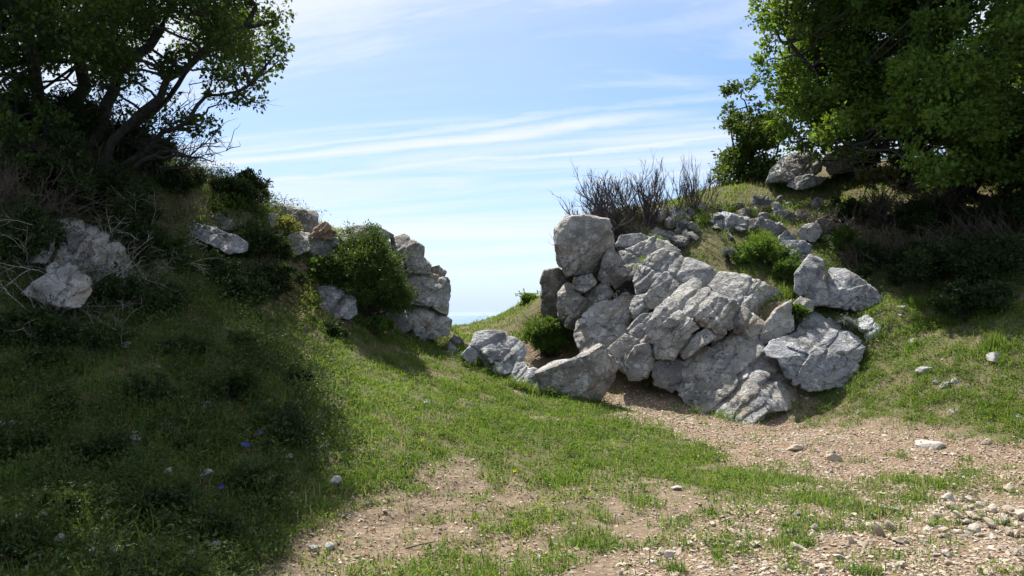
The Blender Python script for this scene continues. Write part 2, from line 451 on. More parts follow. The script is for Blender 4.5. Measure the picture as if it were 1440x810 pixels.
PATH = [(628, 462), (668, 462), (745, 490), (790, 490), (850, 540), (900, 548), (960, 575), (1040, 588), (1130, 592), (1190, 602), (1300, 606), (1380, 618), (1700, 650), (1700, 1000), (860, 1000),
        (880, 780), (1000, 720), (1090, 690), (1060, 660), (960, 622), (868, 590), (862, 566), (800, 520), (735, 492), (690, 478)]
MOUND = [(395, 440), (440, 452), (520, 455), (620, 466), (700, 505), (790, 545), (862, 582), (960, 625), (1060, 665), (1085, 690), (1000, 692), (900, 668), (840, 662), (770, 690), (720, 665), (640, 640), (570, 672),
         (500, 705), (455, 735), (400, 765), (330, 800), (300, 600)]
SHADE = [(-400, 90), (200, 180), (300, 240), (400, 275), (430, 310), (375, 360), (380, 430), (440, 470), (480, 560), (470, 640), (420, 720), (400, 770), (330, 830), (300, 1000), (-600, 1000)]
RIGHT = [(1120, 420), (1200, 425), (1260, 400), (1330, 330), (1700, 300), (1700, 640), (1440, 618), (1380, 606), (1300, 596), (1200, 582), (1140, 590), (1170, 530)]
TOP = [(930, 345), (1020, 250), (1220, 240), (1300, 330), (1250, 420), (1130, 420), (1040, 400), (960, 365)]
SADDLE = [(635, 478), (680, 455), (735, 405), (790, 400), (840, 500), (760, 505), (740, 485), (690, 468)]
BEHIND_LEFT = [(430, 310), (640, 350), (640, 480), (560, 470), (440, 455), (400, 400)]
patches = [(1095, 690, 105, 24, .8), (1255, 690, 55, 14, .7), (1345, 682, 55, 17, .9), (1420, 690, 40, 10, .6), (955, 735, 40, 12, .6), (770, 742, 70, 30, .75), (800, 705, 60, 18, .7), (640, 800, 70, 24, .9),
           (850, 770, 40, 14, .6), (1045, 770, 60, 14, .7), (1020, 778, 20, 16, .8), (1170, 712, 60, 12, .7), (1260, 775, 60, 22, .45), (1150, 740, 40, 10, .5), (900, 700, 40, 14, .7), (1250, 740, 30, 16, .4),
           (520, 805, 60, 14, .7), (700, 640, 60, 25, .8), (440, 700, 50, 25, .8), (930, 545, 40, 10, .7), (1390, 600, 60, 14, .8), (1240, 720, 60, 14, .6), (760, 800, 50, 14, .5), (880, 610, 60, 12, .8), (1000, 760, 90, 20, .25), (1100, 730, 120, 20, .3)]


JR = np.random.default_rng(77)


def zones(Pt, jit=0.0):
    """(path, green, shade, mound, right) masks of ground points"""
    px, py = to_px(Pt)
    q = np.c_[Pt[:, 0], Pt[:, 1], np.zeros(len(Pt))]
    wx = fbm(q * 1.3 + 3, 3) * 30 + fbm(q * 5 + 13, 2) * 16; wy = fbm(q * 1.3 + 40, 3) * 16 + fbm(q * 5 + 60, 2) * 9
    qx, qy = px + wx, py + wy
    if jit: qx = qx + JR.normal(size=len(px)) * jit; qy = qy + JR.normal(size=len(px)) * jit * .55
    ok = Pt[:, 1] > 2.5
    path = in_poly(qx, qy, PATH) & ok
    mound = in_poly(qx, qy, MOUND) & ok; shade = in_poly(qx, qy, SHADE) & ok; right = in_poly(qx, qy, RIGHT) & ok
    other = (in_poly(qx, qy, TOP) | in_poly(qx, qy, SADDLE) | in_poly(qx, qy, BEHIND_LEFT)) & ok
    far = (Pt[:, 1] > 15.5) & ~path
    pat = np.zeros(len(px))
    for cx, cy, rx, ry, s in patches:
        pat = np.maximum(pat, s * np.clip(1.6 - 1.6 * (((qx - cx) / rx) ** 2 + ((qy - cy) / ry) ** 2), 0, 1))
    tuft = fbm(q * 2.6 + 9, 3)
    bare = np.clip((fbm(q * 2.1 + 77, 4) - .12) * 5, 0, 1)
    g = np.zeros(len(px))
    g[mound] = np.clip(1.0 - .75 * bare[mound], 0, 1)
    g[shade] = np.clip(.9 - .5 * bare[shade], 0, 1)
    g[right] = np.clip(1.0 - .75 * np.clip((tuft[right] - .12) * 4, 0, 1), 0.2, 1)
    g[other] = np.clip(.95 + 1.2 * tuft[other], 0.2, 1); g[far] = np.maximum(g[far], .7)
    g = np.where(path, np.minimum(g, 0.0), g)
    g = np.maximum(g, pat * np.clip(.75 + 1.6 * tuft, 0, 1))
    g = np.where(path & (g < .05), .05 * np.clip(tuft * 6, 0, 1), g)
    low_ = (py > 640) & (px > 420) & ok
    g = np.where(low_, np.maximum(g, .55 * np.clip((tuft - .10) * 5, 0, 1)), g)
    sparse = (~path & ~mound & ~shade & ~right & ~other & ~far)
    g = np.where(sparse, np.maximum(g, .30 * np.clip(.35 + 3 * tuft, 0, 1)), g)
    return path, g, shade, mound, right


ys = np.concatenate([np.linspace(-7, 3, 40, endpoint=False), np.linspace(3, 20, 560, endpoint=False), np.linspace(20, 40, 60, endpoint=False), np.geomspace(40, 140, 25)])
us = np.linspace(-1, 1, 760)
GX = (us[None, :] * (8 + 0.9 * np.maximum(ys, 0))[:, None]); GY = np.broadcast_to(ys[:, None], GX.shape)
gp = np.c_[GX.ravel(), GY.ravel(), np.zeros(GX.size)]
gp[:, 2] = H(gp[:, 0], gp[:, 1])
idx = np.arange(GX.size).reshape(GX.shape)
gq = np.stack([idx[:-1, :-1], idx[:-1, 1:], idx[1:, 1:], idx[1:, :-1]], -1).reshape(-1, 4)
zp, zg, *_ = zones(gp)
go = obj_np('ground', gp, gq, M['ground'], origin=np.zeros(3), attrs={'path': zp.astype(float), 'green': zg})
tag(go, kind='structure')

# the sea far below, out to the horizon
m, t = new_mat('sea_water')
pos = t.n('ShaderNodeNewGeometry').outputs['Position']
bp = t.n('ShaderNodeBump', ins={'Strength': .25, 'Distance': 2.0, 'Height': t.noise(pos, .02, 5, .6)})
b = t.n('ShaderNodeBsdfPrincipled', ins={'Base Color': (.06, .14, .24), 'Roughness': .25, 'Normal': bp.outputs[0]})
out(t, b.outputs[0])
ang = np.linspace(0, 2 * np.pi, 96, endpoint=False)
rings = [0, 400, 2000, 8000, 30000, 90000]
sv = [np.array([[0, 0, -330.0]])] + [np.c_[np.cos(ang) * r, np.sin(ang) * r, np.full(96, -330.0)] for r in rings[1:]]
a0 = np.arange(96); a1 = (a0 + 1) % 96
sf3 = np.c_[np.zeros(96, int), 1 + a0, 1 + a1]
sf4 = np.concatenate([np.c_[1 + k * 96 + a0, 1 + (k + 1) * 96 + a0, 1 + (k + 1) * 96 + a1, 1 + k * 96 + a1] for k in range(len(rings) - 2)])
tag(obj_np('sea', np.concatenate(sv), [sf3, sf4], m, origin=np.zeros(3)), kind='structure')

# ------------------------------------------------------------------ rocks
_ico = {}
def ico(n):
    if n not in _ico:
        bm = bmesh.new(); bmesh.ops.create_icosphere(bm, subdivisions=n, radius=1.0)
        bm.verts.ensure_lookup_table()
        _ico[n] = (np.array([v.co[:] for v in bm.verts]), np.array([[v.index for v in f.verts] for f in bm.faces])); bm.free()
    return _ico[n]


def rock_geo(poly, d, thick, tilt=0.35, side=0.0, sub=5, seed=0, p=3.0, ncut=7, rough=1.0, cuts=(), strata=0.0, cutq=(.72, .93), grow_=1.0, steps=1.0, joints=2):
    """a rock whose outline, seen from the front, follows POLY (photo pixels) at distance d; tilt leans its top away, side its right side"""
    r = np.random.default_rng(seed + 1000)
    poly = np.asarray(poly, float)
    x, y = poly[:, 0], poly[:, 1]; xr, yr = np.roll(x, -1), np.roll(y, -1)
    cr = x * yr - xr * y; A = cr.sum() / 2
    cx, cy = ((x + xr) * cr).sum() / (6 * A), ((y + yr) * cr).sum() / (6 * A)
    th = np.linspace(-np.pi, np.pi, 720, endpoint=False)
    rad = np.zeros(720)
    for i in range(len(poly)):
        ax_, ay_ = x[i] - cx, -(y[i] - cy); bx, by = xr[i] - cx, -(yr[i] - cy)
        ex, ey = bx - ax_, by - ay_
        den = np.cos(th) * ey - np.sin(th) * ex
        with np.errstate(all='ignore'):
            tt = (ax_ * ey - ay_ * ex) / den; uu = (ax_ * np.sin(th) - ay_ * np.cos(th)) / den
        good = (tt > 0) & (uu >= -1e-6) & (uu <= 1 + 1e-6)
        rad = np.where(good, np.maximum(rad, tt), rad)
    k = np.hanning(13); k /= k.sum()
    rad = np.convolve(np.r_[rad[-6:], rad, rad[:6]], k, 'valid')
    rad = rad / F * d * grow_
    D, Fc = ico(sub)
    s = np.hypot(D[:, 0], D[:, 2]); wv = D[:, 1]
    den = (s ** p + np.abs(wv) ** p) ** (1 / p)
    s2, w2 = s / den, wv / den
    ang_ = np.arctan2(D[:, 2], D[:, 0])
    rr = np.interp(ang_, np.r_[th, np.pi], np.r_[rad, rad[0]])
    V = np.c_[np.cos(ang_) * s2 * rr, w2 * thick, np.sin(ang_) * s2 * rr]
    size = float(np.sqrt(np.mean(rad ** 2)))
    # chisel flat faces
    for kk in range(ncut + len(cuts)):
        if kk < len(cuts):
            n = np.array(cuts[kk][:3], float); qt = cuts[kk][3]
        else:
            n = np.array([r.normal() * .42, -abs(r.normal()) - .5, r.normal() * .36 + .12]); qt = r.uniform(*cutq)
            if kk % 4 == 3: n[1] *= -1
        n /= np.linalg.norm(n)
        pr = V @ n; c = np.quantile(pr, qt)
        V = V - np.outer(np.maximum(pr - c, 0) * .92, n)
    # break the surface up
    nd = V / (np.linalg.norm(V, axis=1)[:, None] + 1e-6)
    off = r.uniform(-50, 50, 3)
    L = max(size, .12)
    big = fbm(V / (L * 1.1) + off, 3) * .07 * L
    ridg = fbm(V / (L * .55) + off + 9, 4, .55, True) * .055 * L
    fine = fbm(V * 8.0 + off, 4, .65) * .026 + fbm(V * 3.1 + off + 4, 4, .55, True) * .034
    # broken ledges: cells stretched along the bedding, each set back by its own amount
    nc = 16; Mx = np.array([[.8, 0, .55], [0, 1, 0], [-1.3, 0, 1.9]])
    Q = V @ Mx.T; Q = Q + np.c_[fbm(V / L * 1.3 + off, 3), fbm(V / L * 1.3 + off + 20, 3), fbm(V / L * 1.3 + off + 40, 3)] * .22 * L
    sd = Q[r.integers(0, len(Q), nc)]
    dd_ = np.sqrt(((Q[:, None] - sd[None]) ** 2).sum(2)) if len(Q) < 50000 else None
    i1 = dd_.argmin(1); d1 = dd_.min(1); dd_[np.arange(len(Q)), i1] = 9e9; d2 = dd_.min(1)
    ledge = -(r.random(nc) ** 1.5)[i1] * .13 * L * steps - np.exp(-(d2 - d1) / (.035 * L)) * .03 * L * steps
    if strata:
        base_ledge = ledge
        ph = (V[:, 2] * .8 + V[:, 0] * .5 + .12 * fbm(V * 1.5 + off, 3)) / strata
        fr = ph - np.floor(ph); ledge = base_ledge - np.clip(np.abs(fr - .5) * 2 - .72, 0, 1) * .28 * strata
    jt = 0
    for kk in range(joints):
        if kk % 3 != 2: n = np.array([.72, .15, -.62]) + r.normal(size=3) * .16
        else: n = np.array([.62, .1, .74]) + r.normal(size=3) * .2
        n /= np.linalg.norm(n); pr = V @ n
        c = np.quantile(pr, r.uniform(.22, .78)); q = pr - c + fbm(V * 2.2 / max(L, .3) + off + 7 * kk, 3) * .07 * L
        wj = .022 + .02 * L * r.random()
        jt = jt - np.exp(-(q / wj) ** 2) * .085 * L ** .7 + np.tanh(q / wj) * r.uniform(-.03, .03) * L
    ledge = ledge + jt
    V = V + nd * ((big + ridg + np.minimum(fine, .03 * L + .01)) * rough + ledge)[:, None]
    # place: depth axis along the line of sight through the middle of the rock, top leaning away
    C = P3(cx, cy, d)
    view = C - np.array([0, 0, EYE]); view = view / view[1]
    dep = V[:, 1] + tilt * V[:, 2] + side * V[:, 0]
    Wd = C + np.c_[V[:, 0], np.zeros(len(V)), V[:, 2]] + dep[:, None] * view
    return Wd, Fc


def zpoly(pts, ox, oy, s):
    return [(ox + a / s, oy + b / s) for a, b in pts]


ROCKV = []


def rock(name, poly, d, thick, mat='rock', parent=None, label=None, cat=None, group=None, **kw):
    V, Fc = rock_geo(poly, d, thick, **kw)
    ROCKV.append(V)
    o = obj_np(name, V, Fc, M[mat], parent=parent)
    if label: tag(o, label, cat, group)
    return o


Z1 = lambda pts: zpoly(pts, 740, 280, 2.6135)
Z2 = lambda pts: zpoly(pts, 220, 220, 2.893)
Z3 = lambda pts: zpoly(pts, 0, 200, 3.0)
Z6 = lambda pts: zpoly(pts, 620, 440, 5.064)
ZT = lambda pts: zpoly(pts, 880, 220, 4.5)
ZR = lambda pts: zpoly(pts, 1000, 180, 3.116)

oc = empty('rock_outcrop', P3(1000, 560, 12.9), 'big tilted grey limestone outcrop split into slabs on the right of the path', 'rock outcrop')
blocks = [
    # name, outline, depth, half thickness, material, tilt, side, sub, extra
    ('rock_block', [(183, 500), (200, 440), (270, 370), (340, 310), (400, 290), (412, 350), (395, 430), (340, 540), (285, 575), (205, 560)], 13.9, .75, 'rock_warm', .45, .0, 6, {}),
    ('rock_block', [(322, 178), (350, 135), (420, 126), (462, 146), (400, 195), (350, 195)], 15.3, .5, 'rock', .4, 0, 5, {}),
    ('rock_slab', [(298, 250), (330, 200), (395, 178), (470, 132), (520, 152), (575, 192), (500, 222), (440, 240), (365, 265), (312, 305)], 14.9, .65, 'rock', .5, .1, 6, {}),
    ('rock_block', [(330, 262), (400, 236), (440, 242), (420, 275), (370, 300), (330, 330), (312, 305)], 14.5, .45, 'rock_warm', .4, 0, 5, {}),
    ('rock_slab', [(402, 295), (430, 228), (500, 185), (568, 205), (525, 262), (445, 355), (408, 345)], 14.1, .6, 'rock', .5, .1, 6, {}),
    ('rock_slab', [(440, 355), (560, 210), (640, 232), (705, 268), (660, 322), (590, 312), (505, 405), (455, 398)], 13.9, .62, 'rock', .55, .15, 6, {}),
    ('rock_block', [(383, 400), (400, 358), (440, 350), (455, 390), (442, 432), (398, 442)], 13.5, .4, 'rock_warm', .35, 0, 5, {}),
    ('rock_block', [(368, 482), (420, 428), (465, 416), (455, 500), (412, 522)], 13.25, .4, 'rock', .35, 0, 5, {}),
    ('rock_block', [(445, 492), (490, 408), (562, 330), (612, 298), (695, 340), (720, 362), (648, 418), (640, 470), (585, 522), (540, 592), (475, 590)], 13.0, .75, 'rock', .5, .05, 6, {}),
    ('rock_slab', [(655, 312), (700, 262), (772, 268), (862, 300), (968, 372), (905, 442), (872, 456), (800, 402), (700, 352)], 13.5, .65, 'rock', .7, .2, 6, {}),
    ('rock_block', [(620, 432), (700, 356), (780, 386), (772, 462), (692, 515), (640, 472)], 12.85, .55, 'rock', .35, 0, 6, {}),
    ('rock_block', [(768, 455), (800, 400), (874, 455), (864, 522), (800, 530), (762, 492)], 12.85, .5, 'rock', .35, .1, 5, {}),
    ('rock_block', [(862, 535), (876, 468), (918, 408), (972, 372), (985, 482), (942, 515)], 12.9, .5, 'rock', .45, .2, 5, {}),
    ('rock_block', [(560, 560), (600, 500), (660, 480), (700, 510), (640, 545), (580, 590)], 12.75, .4, 'rock', .35, 0, 5, {}),
    ('rock_block', [(525, 665), (575, 562), (680, 508), (765, 498), (872, 542), (965, 610), (1010, 670), (998, 745), (905, 765), (795, 830), (700, 800), (610, 770), (540, 705)], 12.42, .85, 'rock', .55, -.1, 6,
     dict(cuts=[(.6, -.75, .4, .80), (-.5, -.8, .3, .86)], rough=1.4, ncut=4, p=4, joints=4)),
    ('rock_slab', [(875, 562), (900, 518), (985, 488), (1015, 418), (1060, 398), (1155, 460), (1245, 545), (1225, 605), (1150, 675), (1050, 685), (960, 652), (928, 592)], 12.55, .65, 'rock_blue', .9, .25, 6, dict(p=6, ncut=6)),
    ('rock_block', [(300, 552), (365, 498), (410, 515), (462, 500), (474, 572), (436, 655), (368, 642), (322, 612)], 13.0, .6, 'rock_warm', .35, 0, 6, {}),
    ('rock_block', [(365, 600), (400, 545), (450, 530), (474, 580), (444, 660), (382, 660)], 12.8, .4, 'rock_warm', .3, 0, 5, {}),
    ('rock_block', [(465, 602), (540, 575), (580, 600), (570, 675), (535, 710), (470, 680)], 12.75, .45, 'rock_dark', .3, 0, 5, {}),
    ('rock_block', [(975, 395), (1010, 360), (1060, 380), (1050, 410), (1000, 430)], 13.3, .3, 'rock', .4, 0, 4, {}),
]
for i, (nm, pl, d, th_, mt, ti, si, sb, ex) in enumerate(blocks):
    kw = dict(p=4.0, ncut=8, rough=1.15, cutq=(.68, .93), grow_=1.03, joints=3 if sb == 6 else 1); kw.update(ex)
    rock(nm, Z1(pl), d, th_, mt, parent=oc, tilt=ti, side=si, sub=sb, seed=i + 1, **kw)
# bedrock behind the joints
rock('bedrock_core', Z1([(250, 500), (330, 330), (440, 240), (560, 250), (700, 300), (900, 400), (1000, 470), (1080, 560), (1000, 660), (700, 720), (480, 660), (330, 620)]), 14.9, .8, 'rock_dark', parent=oc, tilt=.6, side=.05, sub=5, seed=77, ncut=3)

B = 'boulder'
rock('boulder', Z1([(113, 112), (150, 72), (222, 62), (298, 78), (322, 130), (322, 195), (290, 250), (262, 275), (205, 288), (150, 278), (122, 228), (111, 170)]), 15.0, .85, 'rock_warm', label='large rounded grey boulder perched at the left top of the outcrop', cat=B, sub=6, seed=31, tilt=.05, p=2.4, ncut=5, steps=.5)
rock('boulder', Z1([(280, 215), (300, 180), (325, 180), (345, 230), (330, 300), (290, 330), (262, 290)]), 15.0, .5, 'rock_warm', label='narrow brownish rock wedged right of the rounded perched boulder', cat='rock', sub=5, seed=32, tilt=.2)
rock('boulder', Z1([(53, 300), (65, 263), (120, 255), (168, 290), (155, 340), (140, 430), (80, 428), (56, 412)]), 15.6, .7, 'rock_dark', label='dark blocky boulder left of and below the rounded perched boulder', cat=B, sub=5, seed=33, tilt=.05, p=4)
rock('boulder', Z1([(112, 348), (148, 303), (182, 316), (230, 390), (245, 445), (205, 480), (160, 470), (118, 445)]), 14.8, .6, 'rock_warm', label='grey boulder with pale crown standing beside the green bush at the foot of the outcrop', cat=B, sub=5, seed=34, tilt=.2)
rock('boulder', Z1([(172, 292), (240, 272), (258, 312), (215, 342), (180, 332)]), 14.7, .35, 'rock', label='small bright grey stone wedged under the rounded perched boulder', cat='rock', sub=5, seed=35)
rock('boulder', Z1([(210, 335), (290, 310), (320, 350), (300, 400), (250, 440), (225, 400)]), 14.75, .5, 'rock_warm', label='weathered brown-grey rock filling the gap under the small bright stone', cat='rock', sub=5, seed=36)
rock('boulder', Z1([(988, 280), (1040, 203), (1100, 232), (1112, 392), (1050, 392), (985, 340)]), 13.7, .45, 'rock_blue', label='upright rounded boulder, left half of a split pair on the grassy slope', cat=B, sub=5, seed=37, tilt=.3)
rock('boulder', Z1([(1106, 365), (1112, 250), (1180, 258), (1252, 298), (1310, 370), (1210, 412), (1106, 395)]), 13.75, .5, 'rock_blue', label='wedge-shaped boulder, right half of a split pair on the grassy slope', cat=B, sub=5, seed=38, tilt=.5)
rock('boulder', Z1([(1195, 437), (1255, 427), (1310, 468), (1300, 512), (1250, 518)]), 13.2, .32, 'rock_white', label='pale low rock in the grass right of the lowest outcrop slab', cat='rock', sub=5, seed=39, tilt=.5)
rock('boulder', Z1([(1300, 470), (1340, 462), (1372, 490), (1350, 515), (1305, 510)]), 13.3, .2, 'rock_white', label='small pale stone touching the right end of the low rock', cat='rock', sub=4, seed=40, tilt=.5)

# stones of the tumbled wall higher up
wall = [
    ([(222, 385), (250, 345), (330, 335), (405, 370), (400, 430), (345, 465), (270, 440)], 16.2, .38, 'rock_blue', 'grey stone at the left end of the tumbled row below the dead bush'),
    ([(340, 465), (380, 448), (412, 480), (400, 530), (345, 535)], 16.0, .25, 'rock_blue', 'small grey stone propped beneath the first two stones of the tumbled row'),
    ([(402, 420), (440, 388), (520, 385), (530, 450), (490, 500), (425, 505)], 16.2, .35, 'rock_blue', 'grey stone second from the left in the tumbled row'),
    ([(525, 440), (560, 385), (640, 372), (720, 395), (752, 440), (715, 490), (640, 515), (560, 500)], 16.1, .4, 'rock_white', 'bright oval stone in the middle of the tumbled row'),
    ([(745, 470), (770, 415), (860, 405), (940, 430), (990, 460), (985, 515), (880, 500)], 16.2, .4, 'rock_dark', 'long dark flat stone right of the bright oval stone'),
    ([(905, 400), (930, 365), (1000, 352), (1085, 380), (1090, 410), (1040, 440), (950, 430)], 16.7, .38, 'rock', 'flat grey stone on top of the long dark stone'),
    ([(985, 510), (1020, 480), (1065, 495), (1075, 535), (1030, 550), (990, 545)], 15.7, .25, 'rock_blue', 'small round grey stone right of the long dark stone'),
    ([(985, 580), (1010, 550), (1100, 540), (1145, 570), (1130, 640), (1040, 640)], 15.2, .35, 'rock_blue', 'smooth grey stone behind the bright green shrub'),
    ([(1100, 480), (1140, 440), (1200, 430), (1225, 480), (1190, 525), (1120, 520)], 15.9, .3, 'rock', 'pale grey stone left of the green shrub on the upper slope'),
    ([(1190, 440), (1230, 405), (1290, 410), (1310, 450), (1250, 490), (1210, 480)], 16.2, .3, 'rock_dark', 'dull grey stone leaning behind the pale upper slope stone'),
    ([(790, 350), (830, 262), (890, 265), (960, 300), (950, 340), (870, 350)], 17.0, .35, 'rock_dark', 'dark rounded stone above the tumbled row near the dry grass'),
    ([(405, 345), (430, 300), (490, 300), (505, 350), (470, 385), (420, 380)], 16.6, .3, 'rock_blue', 'grey stone lying in the dead twigs behind the tumbled row'),
    ([(345, 345), (370, 310), (410, 320), (420, 365), (380, 370)], 16.6, .22, 'rock_dark', 'small dim stone lying in the dead twigs at the left of the grey one'),
    ([(540, 350), (580, 315), (660, 320), (690, 360), (620, 378), (560, 380)], 16.8, .28, 'rock_dark', 'dark low stone just behind the bright oval stone'),
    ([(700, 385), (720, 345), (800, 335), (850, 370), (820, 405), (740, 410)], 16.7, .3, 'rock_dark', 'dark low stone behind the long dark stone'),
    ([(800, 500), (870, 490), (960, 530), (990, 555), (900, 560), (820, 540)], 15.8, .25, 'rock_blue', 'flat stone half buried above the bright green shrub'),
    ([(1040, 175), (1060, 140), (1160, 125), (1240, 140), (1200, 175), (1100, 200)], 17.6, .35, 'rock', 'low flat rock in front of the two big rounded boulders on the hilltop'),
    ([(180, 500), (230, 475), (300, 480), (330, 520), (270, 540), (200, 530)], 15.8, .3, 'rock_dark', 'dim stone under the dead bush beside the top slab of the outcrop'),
]
for i, (pl, d, th_, mt, lb) in enumerate(wall):
    rock('stone', ZT(pl), d, th_, mt, label=lb, cat='rock', sub=5, seed=100 + i, tilt=.3, p=4.0, ncut=9, cutq=(.6, .9), grow_=1.32)
rock('boulder', ZR([(240, 240), (265, 180), (320, 125), (400, 97), (470, 102), (495, 140), (480, 190), (420, 220), (330, 240)]), 18.6, .8, 'rock', label='large smooth rounded boulder on the hilltop left of its neighbour under the oak', cat=B, sub=6, seed=141, tilt=.4, p=2.3, ncut=4, steps=.5)
rock('boulder', ZR([(485, 150), (510, 95), (560, 72), (620, 85), (640, 140), (610, 190), (520, 205)]), 18.8, .7, 'rock', label='rough upright boulder on the hilltop at the edge of the oak shade', cat=B, sub=5, seed=142, tilt=.3, p=2.6)

# boulders beside the path
Va, Fa = rock_geo(Z6([(213, 250), (243, 145), (350, 120), (440, 133), (562, 178), (618, 250), (580, 335), (500, 420), (400, 450), (318, 385), (253, 315)]), 12.6, .55, tilt=.25, sub=6, seed=51, p=3.5)
Vb, Fb = rock_geo(Z6([(500, 345), (592, 343), (660, 398), (748, 468), (740, 565), (640, 640), (520, 560), (410, 470), (430, 380)]), 12.2, .5, tilt=.5, sub=6, seed=52, p=3.5)
ROCKV += [Va, Vb]
tag(obj_np('boulder', np.concatenate([Va, Vb]), np.concatenate([Fa, Fb + len(Va)]), M['rock_blue']), 'bluish lichen-covered boulder with a notched right side at the edge of the grassy mound', B)
rock('boulder', Z6([(660, 420), (800, 335), (930, 325), (1060, 250), (1120, 213), (1182, 238), (1195, 300), (1258, 350), (1242, 465), (1150, 610), (1040, 690), (900, 680), (800, 620), (730, 520)]), 12.0, .62, 'rock_warm', label='blocky brown-grey boulder with sunlit flat top casting its shadow on the path', cat=B, sub=6, seed=53, p=7, tilt=.10, side=.1, ncut=1, cuts=[(-.36, -.20, .91, .80), (.05, -1, -.16, .50), (.7, -.7, 0, .85)], rough=.9, joints=2, steps=.6)
rock('stone', Z6([(150, 300), (200, 245), (255, 235), (262, 310), (250, 370), (190, 360)]), 12.5, .25, 'rock_blue', label='small upright stone leaning on the left side of the bluish boulder', cat='rock', sub=5, seed=54)
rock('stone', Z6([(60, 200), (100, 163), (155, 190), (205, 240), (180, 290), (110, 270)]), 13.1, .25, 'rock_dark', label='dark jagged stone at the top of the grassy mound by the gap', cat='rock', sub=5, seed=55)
rock('stone', Z6([(20, 235), (60, 205), (120, 260), (170, 300), (150, 360), (80, 320), (30, 280)]), 12.9, .22, 'rock_blue', label='low grey stone sunk in the mound grass below the dark jagged stone', cat='rock', sub=5, seed=56)
rock('stone', [(728, 445), (738, 436), (760, 432), (762, 440), (745, 448)], 17.6, .2, 'rock_warm', label='small brown rock on the skyline slope in the gap', cat='rock', sub=4, seed=57)
rock('stone', [(664, 463), (670, 457), (684, 458), (688, 464), (674, 468)], 18.0, .15, 'rock_dark', label='dark little rock at the lip of the pass', cat='rock', sub=4, seed=58)
rock('stone', [(736, 452), (744, 446), (752, 450), (748, 458), (738, 458)], 17.0, .14, 'rock_white', label='pale little rock above the green bush in the gap', cat='rock', sub=4, seed=59)

# left side
lo = empty('rock_outcrop', P3(600, 470, 13.4), 'layered brown-grey rock face at the end of the left bank behind the round bush', 'rock outcrop')
lblocks = [
    ([(740, 312), (820, 283), (905, 288), (965, 322), (900, 360), (760, 340)], 13.6, .6, 'rock', .4, 5), ([(955, 335), (1010, 317), (1084, 365), (1083, 402), (1010, 412), (965, 385)], 13.7, .6, 'rock_warm', .3, 5),
    ([(1000, 415), (1080, 403), (1113, 440), (1108, 478), (1030, 475)], 13.6, .6, 'rock_warm', .3, 5), ([(1098, 457), (1150, 443), (1178, 470), (1166, 495), (1108, 490)], 13.7, .4, 'rock_warm', .3, 5),
    ([(1010, 480), (1110, 472), (1194, 500), (1198, 550), (1182, 645), (1100, 612), (1030, 595)], 13.6, .7, 'rock_warm', .2, 6), ([(990, 640), (1060, 595), (1150, 615), (1198, 670), (1192, 725), (1090, 755), (1010, 710)], 13.3, .6, 'rock', .3, 6),
    ([(890, 645), (990, 600), (1035, 700), (970, 740), (900, 715)], 13.1, .45, 'rock_dark', .3, 5), ([(760, 360), (900, 320), (1010, 370), (1065, 480), (1050, 640), (900, 680), (790, 560)], 14.2, .7, 'rock_dark', .2, 5)]
for i, (pl, d, th_, mt, ti, sb) in enumerate(lblocks):
    rock('rock_block', Z2(pl), d, th_, mt, parent=lo, tilt=ti, sub=sb, seed=200 + i, p=3.6, rough=1.2, strata=.25 if sb == 6 else 0)
rock('boulder', Z2([(405, 205), (470, 188), (600, 213), (685, 232), (752, 290), (730, 320), (660, 340), (540, 345), (450, 300), (420, 255)]), 13.0, .7, 'rock_warm', label='broad dark shaded rock on the skyline of the left bank', cat=B, sub=6, seed=61, tilt=.15, p=3)
rock('stone', Z2([(628, 328), (640, 293), (690, 258), (728, 312), (715, 335), (680, 335)]), 12.25, .2, 'rock_orange', label='pointed orange stone standing before the dark skyline rock', cat='rock', sub=5, seed=62, tilt=.2, ncut=8)
rock('stone', Z2([(542, 332), (590, 303), (628, 315), (615, 345), (570, 350)]), 12.3, .2, 'rock_warm', label='small flat pinkish stone left of the pointed orange stone', cat='rock', sub=5, seed=63)
rock('boulder', Z2([(580, 400), (588, 350), (640, 330), (735, 330), (750, 390), (700, 435), (650, 440), (600, 432)]), 12.4, .42, 'rock', label='square grey boulder with pale flat top beneath the orange stone', cat=B, sub=5, seed=64, tilt=.3, p=4)
rock('boulder', Z2([(106, 300), (118, 265), (240, 288), (320, 320), (365, 350), (362, 385), (290, 392), (200, 352)]), 11.2, .45, 'rock_blue', label='long sloping ribbed slab half sunk in the left bank', cat='rock slab', sub=6, seed=65, tilt=.8, p=4)
rock('stone', Z2([(212, 268), (250, 223), (328, 280), (305, 303), (240, 295)]), 11.7, .3, 'rock_dark', label='dim stone just above the long sloping slab', cat='rock', sub=5, seed=66, tilt=.4)
rock('boulder', Z2([(590, 592), (650, 538), (740, 510), (796, 523), (815, 640), (780, 662), (700, 640), (640, 615)]), 11.9, .42, 'rock_blue', label='pale bluish boulder on the grass at the foot of the round bush', cat=B, sub=6, seed=67, tilt=.35, p=3.5)
for i, (pl, d, mt, lb) in enumerate([
        ([(345, 318), (362, 300), (390, 302), (402, 322), (385, 338), (355, 335)], 12.3, 'rock_warm', 'small grey rock at the left foot of the broad dark skyline rock'),
        ([(318, 306), (332, 296), (352, 300), (352, 316), (330, 318)], 12.2, 'rock_dark', 'dim rock on the crest between the ridge shrubs and the dark skyline rock'),
        ([(395, 345), (410, 328), (432, 332), (436, 352), (415, 360)], 12.2, 'rock_warm', 'brownish rock at the head of the side path under the dark skyline rock'),
        ([(340, 440), (352, 428), (378, 432), (390, 446), (370, 454), (348, 452)], 10.4, 'rock_orange', 'tan stone on the shaded bank left of the pale bluish boulder')]):
    rock('stone', pl, d, .28, mt, label=lb, cat='rock', sub=5, seed=230 + i, tilt=.4)
